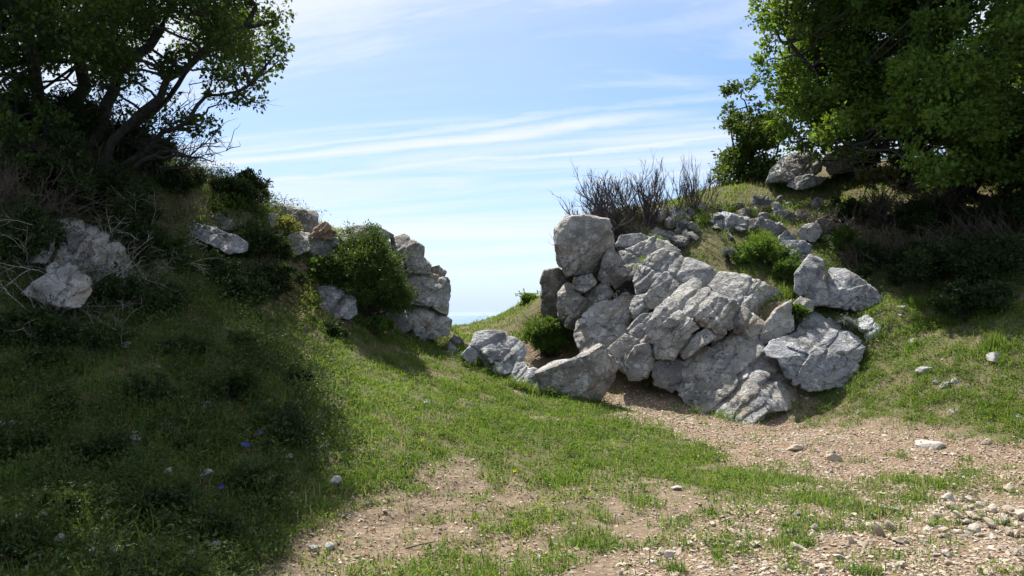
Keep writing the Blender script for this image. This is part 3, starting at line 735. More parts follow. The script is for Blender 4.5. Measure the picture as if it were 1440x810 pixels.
rock('boulder', Z3([(90, 640), (130, 600), (210, 560), (300, 508), (382, 568), (394, 612), (335, 692), (240, 714), (213, 680)]), 8.6, .35, 'rock', label='largest bleached rock face low on the shaded left bank', cat='rock', sub=6, seed=68, tilt=.35, p=3.5)
rock('boulder', Z3([(118, 505), (178, 430), (208, 348), (245, 368), (228, 450), (192, 515)]), 9.1, .3, 'rock', label='narrow bleached rock rising above the largest bleached rock face', cat='rock', sub=5, seed=69, tilt=.4)
rock('boulder', Z3([(375, 480), (400, 428), (470, 438), (480, 500), (420, 520)]), 9.6, .3, 'rock_blue', label='dim rounded rock right of the narrow bleached rock', cat='rock', sub=5, seed=70, tilt=.4)
rock('boulder', Z3([(485, 240), (545, 235), (550, 330), (495, 340)]), 10.3, .25, 'rock_blue', label='dim upright rock among bare twigs near the top of the left bank', cat='rock', sub=5, seed=71, tilt=.4)
rock('stone', Z3([(195, 530), (240, 500), (270, 530), (230, 560), (200, 560)]), 8.9, .2, 'rock', label='small bleached stone on the shoulder of the largest bleached rock face', cat='rock', sub=5, seed=72, tilt=.4)
rock('stone', Z3([(160, 200), (195, 188), (212, 215), (185, 228)]), 9.9, .14, 'rock_white', label='highest pale stone among the twigs at the far left', cat='rock', sub=4, seed=73)
rock('boulder', [(38, 338), (70, 312), (125, 305), (180, 322), (196, 372), (175, 420), (120, 440), (58, 425), (30, 390)], 9.45, .35, 'rock_warm', label='broad pale rock face behind the bare twigs, above the largest bleached rock', cat='rock', sub=6, seed=75, tilt=.5, joints=5)
rock('boulder', Z3([(260, 370), (330, 350), (400, 420), (370, 470), (300, 480)]), 9.5, .3, 'rock_dark', label='dark rock between the narrow bleached rock and the dim rounded one', cat='rock', sub=5, seed=74, tilt=.4)

# ------------------------------------------------------------------ vegetation helpers
def unit(v):
    return v / (np.linalg.norm(v, axis=-1, keepdims=True) + 1e-9)


def leaves(P, size, r, outw=None, aspect=.55, up=.4, fold=.18, jit=.35):
    """one folded four-corner leaf per point; returns vertices, triangles, per-vertex random"""
    n = len(P)
    tdir = r.normal(size=(n, 3))
    if outw is not None: tdir = unit(tdir) + outw * .8
    tdir = unit(tdir)
    nr = r.normal(size=(n, 3)); nr[:, 2] += up * 2; b_ = unit(np.cross(tdir, nr)); nn = np.cross(b_, tdir)
    L = (size * (1 + jit * r.normal(size=n)).clip(.45, 1.8))[:, None]
    Wd = L * aspect * .5
    p0 = P; p1 = P + tdir * L * .5 + b_ * Wd + nn * Wd * fold * 2; p2 = P + tdir * L; p3 = P + tdir * L * .5 - b_ * Wd + nn * Wd * fold * 2
    V = np.stack([p0, p1, p2, p3], 1).reshape(-1, 3)
    k = np.arange(n)[:, None] * 4
    T = np.concatenate([k + np.array([[0, 1, 2]]), k + np.array([[0, 2, 3]])])
    rn = np.clip(.5 * r.random(n) + .5 * (.5 + 1.1 * perlin(P * 1.3 + 3.3)), 0, 1)
    return V, T, np.repeat(rn, 4)


def tubes(lines, sides=5):
    """lines: list of (points (k,3), radii (k,))"""
    Vs, Fs, o = [], [], 0
    for pts, rad in lines:
        pts = np.asarray(pts, float); rad = np.asarray(rad, float)
        k = len(pts); s = sides if rad.max() > .012 else 3
        tn = unit(np.gradient(pts, axis=0))
        ref = np.where(np.abs(tn[:, 2:3]) > .9, np.array([[1., 0, 0]]), np.array([[0, 0, 1.]]))
        a_ = unit(np.cross(tn, ref)); b_ = np.cross(tn, a_)
        an = np.arange(s) * 2 * np.pi / s
        ring = pts[:, None] + rad[:, None, None] * (np.cos(an)[None, :, None] * a_[:, None] + np.sin(an)[None, :, None] * b_[:, None])
        Vs.append(ring.reshape(-1, 3))
        i = np.arange(k - 1)[:, None] * s + o; j = np.arange(s)[None]; j2 = (j + 1) % s
        Fs.append(np.stack([i + j, i + j2, i + s + j2, i + s + j], -1).reshape(-1, 4))
        o += k * s
    return np.concatenate(Vs), np.concatenate(Fs)


def wiggle(a, b, r, k=6, amp=.08, r0=.02, r1=.005, sag=0.0):
    a = np.asarray(a, float); b = np.asarray(b, float)
    t_ = np.linspace(0, 1, k)[:, None]
    L = np.linalg.norm(b - a)
    n = np.cumsum(r.normal(size=(k, 3)), 0); n -= n[0] + (n[-1] - n[0]) * t_
    p = a + (b - a) * t_ + n * amp * L / np.sqrt(k)
    p[:, 2] -= (sag * L * 4 * t_ * (1 - t_))[:, 0]
    return p, r0 + (r1 - r0) * t_[:, 0]


def grow(lines, p, d, L, rad, lvl, r, spread=.7, nch=3, up=.15, k=5, wig=.18, tips=None, shrink=.62):
    """a branching twig"""
    pts = [np.array(p, float)]; d = np.array(d, float) / np.linalg.norm(d)
    for i in range(k):
        d = d + r.normal(size=3) * wig; d[2] += up * .3; d /= np.linalg.norm(d)
        pts.append(pts[-1] + d * L / k)
    pts = np.array(pts)
    lines.append((pts, np.linspace(rad, max(rad * .55, .0015) if lvl else max(rad * .3, .001), k + 1)))
    if lvl == 0:
        if tips is not None: tips.append(pts[-1])
        return
    for c in range(nch):
        i = r.integers(max(1, k // 3), k + 1)
        dd = unit(pts[min(i, k)] - pts[i - 1]) + r.normal(size=3) * spread; dd[2] += up
        grow(lines, pts[i], dd, L * r.uniform(.5, .95) * shrink * 1.25, rad * .55, lvl - 1, r, spread, nch, up, k, wig, tips, shrink)


def clumps_in(poly, n, d0, d1, rad, r, keep=lambda px, py, d: True, bulge=None):
    """clump centres inside a crown whose front view is POLY (photo pixels)"""
    poly = np.asarray(poly, float); lo_, hi_ = poly.min(0), poly.max(0)
    C = []
    while len(C) < n:
        px, py, d = r.uniform(lo_[0], hi_[0]), r.uniform(lo_[1], hi_[1]), r.uniform(d0, d1)
        if in_poly(np.array([px]), np.array([py]), poly)[0] and keep(px, py, d): C.append(P3(px, py, d))
    return np.array(C)


def crown_leaves(C, rads, per, size, r, flat=.75, shell=.55):
    Ps, Os = [], []
    for c, q in zip(C, rads):
        n = int(per * (q / rads.mean()) ** 2)
        # each clump is several sprays, so its edge is uneven
        ns = 9
        sd = unit(r.normal(size=(ns, 3))) * (q * r.uniform(.3, .95, (ns, 1)))
        sd[:, 2] *= flat
        w_ = r.integers(0, ns, n)
        pts = c + sd[w_] + r.normal(size=(n, 3)) * q * .21 * np.array([1, 1, flat])
        Ps.append(pts); Os.append(unit(pts - c))
    return np.concatenate(Ps), np.concatenate(Os)


def plant(name, label, cat, base, crownVT, stems, leafmat, stemmat, group=None, extra=None, crown='foliage', stem='stems'):
    e = empty(name, base, label, cat, group)
    V, T, rn = crownVT
    obj_np(crown, V, T, M[leafmat], parent=e, attrs={'rnd': rn})
    if stems: obj_np(stem, *tubes(stems), M[stemmat], parent=e)
    return e


def shrub(name, label, pxc, d, rx, rz, n, size, mat, seed, aspect=.5, ry=None, ns=26, up=.5, lump=.3, cat='shrub', stemmat='bark', group=None, depth_k=.8, low=-.35):
    """leafy shrub: pxc = photo pixel of its middle, rx / rz half sizes in metres"""
    r = np.random.default_rng(seed)
    c = P3(pxc[0], pxc[1], d); ry = ry or rx * depth_k
    D = unit(r.normal(size=(ns, 3))); D[:, 2] = np.abs(D[:, 2]) * (.85 - low) + low
    cen = c + D * np.array([rx, ry, rz]) * (r.uniform(.35, .80, (ns, 1)) + .30 * (r.random((ns, 1)) < .2))
    q = np.full(ns, lump) * r.uniform(.5, 1.35, ns) * min(rx, rz) * 1.2
    P, O = crown_leaves(cen, q, n // ns, size, r, flat=.9)
    base = np.array([c[0], c[1], c[2] - rz])
    base[2] = min(base[2], float(H(base[0], base[1])[0]) + .05)
    st = []
    for k in range(ns):
        b0 = base + np.array([r.normal() * rx * .15, r.normal() * ry * .15, 0])
        st.append(wiggle(b0, cen[k], r, 5, .12, .012, .004))
    for k in range(ns // 2):      # stray shoots that break the outline
        dv = unit(r.normal(size=3)); dv[2] = abs(dv[2]) * .9 + .1
        ln = wiggle(c + dv * np.array([rx, ry, rz]) * .5, c + dv * np.array([rx, ry, rz]) * r.uniform(1.0, 1.28), r, 5, .15, .006, .002)
        st.append(ln); tq = r.uniform(1.5, 4, 16); i0 = tq.astype(int); fr = (tq - i0)[:, None]
        P = np.concatenate([P, ln[0][i0] * (1 - fr) + ln[0][np.minimum(i0 + 1, 4)] * fr]); O = np.concatenate([O, np.tile(dv, (16, 1)) * .6])
    return plant(name, label, cat, base, leaves(P, size, r, O, aspect, up), st, mat, stemmat, group)


# ------------------------------------------------------------------ oak on the left bank
r = np.random.default_rng(5)
def pxline(pts, r0, r1, k=14, amp=.018, rr=r):
    P = np.array([P3(*p) for p in pts]); s = np.r_[0, np.cumsum(np.linalg.norm(np.diff(P, axis=0), axis=1))]
    u = np.linspace(0, s[-1], k); q = np.c_[np.interp(u, s, P[:, 0]), np.interp(u, s, P[:, 1]), np.interp(u, s, P[:, 2])]
    q[1:-1] += rr.normal(size=(k - 2, 3)) * amp * s[-1] * .6
    return q, np.linspace(r0, r1, k)

limbs = [
    pxline([(95, 320, 10.8), (85, 220, 10.8), (58, 120, 10.6), (30, 30, 10.4), (-10, -90, 10.2)], .11, .05),
    pxline([(115, 310, 10.8), (125, 210, 10.9), (165, 120, 11.0), (225, 30, 11.0), (280, -80, 11.0)], .11, .04),
    pxline([(120, 300, 10.8), (150, 205, 10.6), (207, 150, 10.4), (245, 112, 10.3), (300, 60, 10.2), (360, 10, 10.2)], .075, .03),
    pxline([(130, 290, 10.8), (150, 200, 10.9), (207, 163, 10.8), (230, 147, 10.7), (240, 123, 10.7), (290, 70, 10.6)], .06, .025),
    pxline([(150, 260, 10.9), (200, 213, 10.6), (240, 182, 10.4), (267, 167, 10.3), (290, 137, 10.2), (322, 132, 10.1), (352, 120, 10.0)], .055, .012),
    pxline([(100, 300, 10.8), (100, 200, 11.2), (110, 120, 11.6), (120, 20, 11.8), (130, -120, 11.8)], .13, .05),
    pxline([(70, 280, 10.6), (30, 190, 10.2), (-20, 110, 9.8), (-80, 0, 9.4)], .12, .04),
]
sk = np.concatenate([l[0] for l in limbs])
LT = [(-420, -520), (180, -560), (265, -430), (325, -150), (366, 0), (398, 45), (370, 75), (335, 85), (325, 100), (300, 95), (270, 85), (245, 85), (200, 70), (150, 75), (90, 70), (40, 75), (0, 95), (-300, 130)]
C = clumps_in(LT, 470, 8.9, 14.4, .4, r)
Cl = clumps_in([(-60, 60), (250, 70), (280, 110), (200, 150), (60, 140), (-60, 170)], 26, 9.6, 12.4, .3, r)
Cs = np.array([P3(*q) for q in [(400, 60, 10.2), (392, 85, 10.1), (362, 120, 10.0), (355, 143, 10.0), (335, 146, 10.0), (310, 140, 10.1), (395, 20, 10.3), (275, 182, 10.3), (262, 172, 10.3), (245, 165, 10.4), (288, 178, 10.2), (235, 130, 10.6), (-20, 150, 9.2), (10, 175, 9.2), (40, 185, 9.3), (-10, 210, 9.1), (25, 225, 9.2), (70, 170, 9.5), (375, 30, 10.3), (330, 110, 10.1), (300, 105, 10.2), (215, 178, 10.5), (170, 150, 10.8), (385, 62, 10.2), (20, 130, 9.6), (-10, 160, 9.4), (60, 150, 10.0)]])
allC = np.concatenate([C, Cl, Cs]); rads = np.concatenate([r.uniform(.34, .54, len(C)), r.uniform(.16, .26, len(Cl)), r.uniform(.13, .2, len(Cs))])
P, O = crown_leaves(allC, rads, 760, .05, r, .8)
tw = list(limbs)
for c, q in zip(allC, rads):
    i = np.argmin(((sk - c) ** 2).sum(1) + np.maximum(sk[:, 2] - c[2] + .1, 0) * 2)
    tw.append(wiggle(sk[i], c, r, 7, .13, .022, .006, .05))
    for k in range(3): tw.append(wiggle(c, c + unit(r.normal(size=3)) * q * .9, r, 4, .15, .006, .002))
# bare twigs hanging in the light under the crown, and a dead branch
for (a, b_, n) in [((150, 215), (300, 130), 26), ((40, 140), (200, 110), 22), ((190, 215), (260, 170), 12), ((20, 190), (140, 150), 12)]:
    for k in range(n):
        f = r.random(); q = P3(a[0] + (b_[0] - a[0]) * f + r.normal() * 10, a[1] + (b_[1] - a[1]) * f + r.normal() * 10, r.uniform(10.0, 11.2))
        grow(tw, q, r.normal(size=3) * np.array([1, .5, .8]) + np.array([.5, 0, .3]), r.uniform(.25, .5), .008, 2, r, .7, 3, .05, 4, .25)
dead = [pxline([(190, 235, 10.4), (230, 213, 10.2), (262, 221, 10.1), (300, 228, 10.0)], .035, .006, 8, .03), pxline([(215, 218, 10.2), (262, 221, 10.1), (285, 205, 10.0), (300, 190, 10.0)], .02, .004, 8, .03),
        pxline([(225, 235, 10.2), (262, 236, 10.1), (280, 222, 10.1), (318, 212, 10.0)], .016, .003, 8, .03)]
for l in list(dead):
    tw.append(l)
    for k in range(9):
        i = r.integers(2, 8); grow(tw, l[0][i], np.array([.7, -.1, .35]) + r.normal(size=3) * .5, r.uniform(.18, .4), .007, 1, r, .6, 3, .1, 4, .2)
base = P3(110, 310, 10.8); base[2] = float(H(base[0], base[1])[0]) - .05
oak = empty('oak_tree', base, 'dark many-stemmed oak overhanging the left bank, seen against the light', 'tree')
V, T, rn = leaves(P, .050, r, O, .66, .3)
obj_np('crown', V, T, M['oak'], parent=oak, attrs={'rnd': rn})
obj_np('trunk', *tubes(tw, 7), M['bark'], parent=oak)

# ------------------------------------------------------------------ oak on the right hilltop and its smaller neighbour
r = np.random.default_rng(8)
RT = [(1092, -480), (1085, -100), (1082, 0), (1098, 55), (1082, 95), (1108, 150), (1112, 205), (1180, 190), (1240, 195), (1330, 210), (1440, 222), (1560, 240), (1800, 260), (1900, -100), (1700, -520), (1300, -560)]
limbs = [pxline([(1345, 285, 17.0), (1340, 200, 17.0), (1300, 100, 17.0), (1260, -20, 17.0), (1230, -160, 17.0)], .22, .08),
         pxline([(1355, 280, 17.0), (1380, 180, 16.8), (1420, 60, 16.6), (1450, -100, 16.4), (1480, -250, 16.4)], .22, .08),
         pxline([(1340, 270, 17.0), (1290, 200, 16.8), (1220, 150, 16.6), (1150, 110, 16.5), (1110, 60, 16.5)], .14, .04),
         pxline([(1360, 270, 17.0), (1450, 190, 16.4), (1550, 120, 16.0), (1650, 40, 15.8)], .16, .05),
         pxline([(1345, 260, 17.0), (1270, 215, 16.2), (1190, 205, 15.8), (1130, 195, 15.9)], .09, .02)]
sk = np.concatenate([l[0] for l in limbs])
def rkeep(px, py, d):
    # rounded front: nearer clumps only well inside the crown
    e = min(1.0, max(0.0, (px - 1080) / 330.0))
    return 17.0 - .7 - 3.6 * math.sqrt(e) < d < 17.7 + 1.9 * math.sqrt(e)
C = np.concatenate([clumps_in(RT, 620, 12.7, 19.6, .5, r, rkeep), clumps_in([(1190, 170), (1260, 215), (1340, 240), (1440, 250), (1600, 270), (1700, 160), (1300, 130)], 70, 13.2, 16.8, .5, r), clumps_in([(1098, -200), (1100, 0), (1112, 55), (1100, 100), (1125, 160), (1135, 190), (1260, 180), (1260, -200)], 110, 15.8, 18.3, .5, r)])
Ce = np.array([P3(*q) for q in [(1072, 8, 17), (1080, 30, 17), (1078, 85, 17.1), (1070, 110, 17.2), (1090, 130, 16.8), (1100, 165, 16.7), (1105, 190, 16.6), (1120, 205, 16.6), (1150, 206, 16.4), (1185, 202, 16.2), (1215, 212, 16.0), (1085, 60, 17), (1260, 205, 15.8), (1310, 222, 15.6), (1400, 232, 15.2)]])
allC = np.concatenate([C, Ce]); rads = np.concatenate([r.uniform(.42, .68, len(C)), r.uniform(.22, .32, len(Ce))])
P, O = crown_leaves(allC, rads, 820, .075, r, .75)
tw = list(limbs)
for c, q in zip(allC, rads):
    i = np.argmin(((sk - c) ** 2).sum(1) + np.maximum(sk[:, 2] - c[2] + .1, 0) * 2)
    tw.append(wiggle(sk[i], c, r, 6, .12, .03, .008, .04))
for k in range(40):   # low bare boughs over the slope
    q = P3(r.uniform(1180, 1440), r.uniform(215, 250), r.uniform(15, 17)); grow(tw, q, np.array([-.8, -.4, -.1]) + r.normal(size=3) * .4, r.uniform(.5, 1.0), .016, 2, r, .5, 3, .0, 5, .2)
base = P3(1350, 280, 17.0); base[2] = float(H(base[0], base[1])[0]) - .1
oak = empty('oak_tree', base, 'large spreading green oak filling the upper right, sunlit along its left side', 'tree')
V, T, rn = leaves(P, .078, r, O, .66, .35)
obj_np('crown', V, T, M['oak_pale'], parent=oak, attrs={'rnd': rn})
obj_np('trunk', *tubes(tw, 7), M['bark'], parent=oak)

r = np.random.default_rng(9)
ST = [(1045, 118), (1060, 130), (1085, 160), (1110, 210), (1100, 255), (1050, 258), (1018, 252), (1012, 235), (1030, 215), (1018, 190), (1018, 165), (1035, 140)]
C = clumps_in(ST, 46, 19.2, 20.6, .3, r)
rads = r.uniform(.20, .36, len(C))
P, O = crown_leaves(C, rads, 300, .075, r, .85)
limbs = [pxline([(1062, 275, 20.0), (1058, 220, 20.0), (1050, 150, 20.0)], .09, .02, 8), pxline([(1062, 270, 20), (1035, 220, 20), (1028, 180, 20)], .05, .015, 8), pxline([(1062, 270, 20), (1090, 220, 20), (1100, 190, 20)], .05, .015, 8)]
sk = np.concatenate([l[0] for l in limbs]); tw = list(limbs)
for c in C:
    i = np.argmin(((sk - c) ** 2).sum(1)); tw.append(wiggle(sk[i], c, r, 5, .1, .02, .006))
base = P3(1062, 275, 20.0); base[2] = float(H(base[0], base[1])[0]) - .1
oak = empty('oak_tree', base, 'small dark bushy oak on the skyline just left of the large oak', 'tree')
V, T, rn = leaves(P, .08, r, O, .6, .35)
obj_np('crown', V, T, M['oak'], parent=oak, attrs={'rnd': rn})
obj_np('trunk', *tubes(tw, 6), M['bark'], parent=oak)

# ------------------------------------------------------------------ shrubs
shrub('round_shrub', 'dense rounded dark green bush growing against the left rock face', (519, 388), 12.3, .72, .68, 90000, .034, 'shrub_deep', 301, aspect=.42, ns=90, lump=.30, low=-.9)
shrub('leafy_shrub', 'bright green bush in the gap at the foot of the outcrop', (772, 472), 15.0, .56, .40, 20000, .036, 'shrub', 302, ns=44, aspect=.5, low=-.9)
shrub('leafy_shrub', 'small green bush on the skyline slope left of the dark blocky boulder', (748, 424), 17.6, .36, .24, 4200, .04, 'shrub', 303, ns=18, low=-.9)
shrub('leafy_shrub', 'bright yellow-green shrub on the grassy ledge behind the outcrop slabs', (1068, 358), 14.9, .62, .34, 15000, .045, 'shrub', 304, ns=34, aspect=.35)
shrub('leafy_shrub', 'smaller green shrub below the bright shrub, touching the outcrop top', (1105, 385), 14.3, .30, .26, 5000, .042, 'shrub', 305, ns=16, aspect=.35)
shrub('grey_shrub', 'silver-grey cushion plant at the left end of the bright shrub', (1025, 356), 14.8, .2, .16, 3000, .03, 'shrub_grey', 306, ns=12, aspect=.25)
shrub('grey_shrub', 'silver-grey cushion plant in the grass above the lowest outcrop slab', (1190, 456), 13.1, .22, .16, 3000, .03, 'shrub_grey', 307, ns=12, aspect=.3)
shrub('leafy_shrub', 'green shrub on the upper slope among dead twigs', (1185, 345), 15.6, .42, .36, 8000, .045, 'shrub', 308, ns=22)
shrub('leafy_shrub', 'dark green tuft growing in the cleft above the lowest slab', (1122, 440), 13.0, .16, .2, 2500, .035, 'shrub', 309, ns=12)
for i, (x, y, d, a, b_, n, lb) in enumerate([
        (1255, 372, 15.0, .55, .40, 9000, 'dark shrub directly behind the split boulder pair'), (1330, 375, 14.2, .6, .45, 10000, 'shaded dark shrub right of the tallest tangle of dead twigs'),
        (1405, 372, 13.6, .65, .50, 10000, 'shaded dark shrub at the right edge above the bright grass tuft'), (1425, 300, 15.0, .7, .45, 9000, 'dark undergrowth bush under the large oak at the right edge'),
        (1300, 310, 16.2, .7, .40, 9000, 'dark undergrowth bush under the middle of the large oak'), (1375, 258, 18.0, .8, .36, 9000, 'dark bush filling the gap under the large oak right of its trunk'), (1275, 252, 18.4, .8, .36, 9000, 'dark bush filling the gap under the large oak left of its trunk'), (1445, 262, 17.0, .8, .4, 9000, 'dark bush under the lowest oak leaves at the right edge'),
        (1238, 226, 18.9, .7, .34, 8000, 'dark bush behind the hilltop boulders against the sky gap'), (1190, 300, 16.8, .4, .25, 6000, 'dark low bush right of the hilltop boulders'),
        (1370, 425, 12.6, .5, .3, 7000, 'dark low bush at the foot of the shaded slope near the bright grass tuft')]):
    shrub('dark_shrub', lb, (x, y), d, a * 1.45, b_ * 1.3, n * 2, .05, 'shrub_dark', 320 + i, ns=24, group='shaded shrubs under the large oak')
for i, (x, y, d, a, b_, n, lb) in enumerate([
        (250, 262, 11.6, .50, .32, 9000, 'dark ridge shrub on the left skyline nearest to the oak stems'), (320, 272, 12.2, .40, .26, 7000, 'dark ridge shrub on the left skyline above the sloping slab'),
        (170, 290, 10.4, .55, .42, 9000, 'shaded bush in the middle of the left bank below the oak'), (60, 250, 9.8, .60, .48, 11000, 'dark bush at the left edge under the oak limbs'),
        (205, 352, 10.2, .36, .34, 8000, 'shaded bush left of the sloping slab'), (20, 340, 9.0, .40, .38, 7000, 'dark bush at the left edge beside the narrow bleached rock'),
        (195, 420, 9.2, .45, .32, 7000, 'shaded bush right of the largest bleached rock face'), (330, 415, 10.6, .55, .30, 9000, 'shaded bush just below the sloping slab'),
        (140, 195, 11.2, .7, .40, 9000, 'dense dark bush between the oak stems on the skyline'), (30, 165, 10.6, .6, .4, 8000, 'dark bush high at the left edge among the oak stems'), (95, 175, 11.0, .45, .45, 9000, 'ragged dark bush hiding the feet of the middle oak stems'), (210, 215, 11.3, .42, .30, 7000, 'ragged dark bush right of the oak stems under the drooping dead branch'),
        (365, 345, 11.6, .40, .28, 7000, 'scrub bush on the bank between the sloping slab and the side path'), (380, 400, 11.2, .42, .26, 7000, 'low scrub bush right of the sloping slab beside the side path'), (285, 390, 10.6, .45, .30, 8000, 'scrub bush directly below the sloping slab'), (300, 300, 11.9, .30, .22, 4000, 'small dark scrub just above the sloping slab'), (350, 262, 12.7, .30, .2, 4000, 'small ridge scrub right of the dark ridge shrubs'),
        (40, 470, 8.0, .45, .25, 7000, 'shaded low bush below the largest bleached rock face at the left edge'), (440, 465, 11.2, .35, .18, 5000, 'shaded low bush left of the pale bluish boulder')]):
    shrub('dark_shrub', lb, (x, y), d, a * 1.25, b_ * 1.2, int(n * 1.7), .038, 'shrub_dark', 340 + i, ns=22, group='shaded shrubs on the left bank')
rw = np.random.default_rng(88)
for i, (x, y) in enumerate([(60, 520), (150, 500), (255, 505), (340, 490), (415, 540), (90, 590), (210, 570), (320, 560), (400, 620), (30, 650), (150, 660), (270, 640), (350, 700), (90, 730), (220, 740), (20, 780), (300, 770)]):
    q = hit(x, y)[0]; a = rw.uniform(.16, .34)
    cx_, cy_ = to_px((q + np.array([0, 0, a * .35]))[None])
    shrub('weed_clump', 'dark leafy weed clump in the shaded grass of the left bank', (float(cx_[0]), float(cy_[0])), float(q[1]), a, a * rw.uniform(.5, .8), 2600, .030, ['shrub_dark', 'herb_shade_dark'][i % 2], 700 + i, ns=14, cat='weeds', group='dark weed clumps in the shaded grass', lump=.4)
shrub('sparse_shrub', 'sparse pale-leaved shrub beside the dark skyline rock', (398, 318), 12.3, .22, .2, 900, .04, 'shrub_yellow', 361, ns=10, group='pale sparse shrubs')
shrub('sparse_shrub', 'sparse pale-leaved shrub left of the square grey boulder', (400, 365), 12.0, .26, .24, 1600, .04, 'shrub', 362, ns=12, group='pale sparse shrubs')
shrub('sparse_shrub', 'pale yellow-green shrub on the ridge above the sloping slab', (335, 292), 12.0, .3, .18, 2500, .038, 'shrub', 363, ns=12)
shrub('leafy_shrub', 'leafy plant between the square grey boulder and the round bush', (445, 392), 12.0, .24, .3, 2500, .045, 'shrub', 364, ns=14)
shrub('leafy_shrub', 'low leafy plant at the right foot of the pale bluish boulder', (520, 455), 12.0, .45, .16, 4500, .04, 'shrub', 365, ns=18)
shrub('leafy_shrub', 'young yellow-green sapling leaves before the hilltop boulders', (1240, 245), 16.2, .5, .16, 1800, .06, 'shrub_yellow', 366, ns=14)

# ------------------------------------------------------------------ bare and dead shrubs
def bare(name, label, bases, hgt, n, mat, seed, up=.35, spread=.45, lvl=3, rad=.014, lean=(0, 0, 1), dspread=.55, nch=3, cat='dead shrub', group=None):
    r = np.random.default_rng(seed); L = []
    for k in range(n):
        x, y, d = bases[r.integers(len(bases))]
        p = P3(x + r.normal() * 8, y, d + r.normal() * .15); p[2] = float(H(p[0], p[1])[0]) - .03 if name != 'hanging_twigs' else p[2]
        dd = np.array(lean, float) + r.normal(size=3) * dspread
        grow(L, p, dd, hgt * r.uniform(.4, .65), rad * r.uniform(.6, 1.1), lvl, r, spread, nch, up, 5, .14)
    b0 = P3(*bases[0]); b0[2] = float(H(b0[0], b0[1])[0])
    e = empty(name, b0, label, cat, group)
    obj_np('branches', *tubes(L, 5), M[mat], parent=e)
    return e
bare('dead_shrub', 'leafless spiky dead bush on top of the outcrop against the sky', [(832, 318, 16.15), (850, 318, 16.2), (870, 314, 16.2), (890, 312, 16.25), (915, 308, 16.3)], 1.1, 70, 'twig_dark', 401, up=.28, dspread=.55, lean=(-.3, 0, .9), lvl=3, rad=.020, nch=4)
bare('twig_tangle', 'dark matted base of dead twigs under the spiky dead bush', [(845, 318, 16.1), (870, 316, 16.1), (900, 312, 16.2), (930, 308, 16.3)], .5, 120, 'twig_dark', 411, up=.0, dspread=1.0, lvl=2, lean=(-.1, -.2, .5), rad=.014)
bare('dead_shrub', 'smaller leafless dead bush right of the spiky one on the skyline', [(960, 300, 16.6), (985, 295, 16.7), (975, 298, 16.7)], 1.1, 26, 'twig_dark', 402, up=.35, dspread=.35, lvl=3)
bare('dead_shrub', 'few leafless stems leaning left over the perched boulder', [(830, 318, 16.1), (842, 318, 16.15)], .9, 12, 'twig_dark', 403, up=.1, dspread=.3, lean=(-.7, 0, .7), lvl=3)
bare('twig_tangle', 'low grey tangle of dead twigs behind the tumbled stones', [(900, 330, 15.9), (940, 318, 16.3), (980, 300, 16.8), (1010, 290, 16.9), (1060, 300, 16.8)], .5, 130, 'twig', 404, up=.0, dspread=1.0, lvl=2, lean=(0, -.2, .5), rad=.012)
bare('twig_tangle', 'dense tangle of dead brown twigs on the slope below the oak', [(1150, 310, 16.3), (1190, 320, 16.0), (1230, 330, 15.6), (1260, 330, 15.4), (1210, 350, 15.3)], .75, 150, 'twig', 405, up=.05, dspread=.9, lvl=2, lean=(-.3, -.1, .7), rad=.014)
bare('twig_tangle', 'tangle of dead branches at the right under the oak shade', [(1290, 370, 14.8), (1330, 345, 15.2), (1380, 330, 15.0), (1420, 330, 14.6)], .8, 120, 'twig', 406, up=.0, dspread=.9, lvl=2, lean=(-.3, -.1, .6), rad=.015)
bare('twig_tangle', 'spray of dead boughs hanging over the slope right of the hilltop boulders', [(1200, 290, 16.4), (1240, 280, 16.5), (1280, 275, 16.6), (1330, 290, 16.2)], .9, 90, 'twig', 410, up=-.05, dspread=.8, lvl=2, lean=(-.6, -.3, .5), rad=.016)
bare('dead_shrub', 'bleached bare shrub on the left bank over the bleached rocks', [(40, 400, 8.9), (90, 390, 9.0), (140, 370, 9.3), (190, 350, 9.6), (70, 440, 8.5), (150, 430, 8.7)], .85, 80, 'twig_pale', 407, up=-.05, dspread=.8, lvl=2, lean=(.3, -.3, .6), rad=.009)
bare('dead_shrub', 'grey bare brush at the far left beneath the oak limbs', [(20, 300, 9.4), (60, 290, 9.6), (110, 280, 10.0), (-20, 330, 9.2)], 1.0, 60, 'twig', 408, up=.1, dspread=.7, lvl=3, lean=(.1, -.2, .8), rad=.012)
bare('dead_shrub', 'arching grey bare twigs in the middle of the left bank', [(150, 300, 10.0), (200, 300, 10.2), (240, 310, 10.4)], .8, 30, 'twig_pale', 409, up=-.1, dspread=.8, lvl=2, lean=(.4, -.3, .6), rad=.009)

# ------------------------------------------------------------------ ground cover
def scatter(n, xlo, xhi, ylo, yhi, r):
    y = r.uniform(ylo, yhi, n); x = r.uniform(xlo, xhi, n)
    return x, y


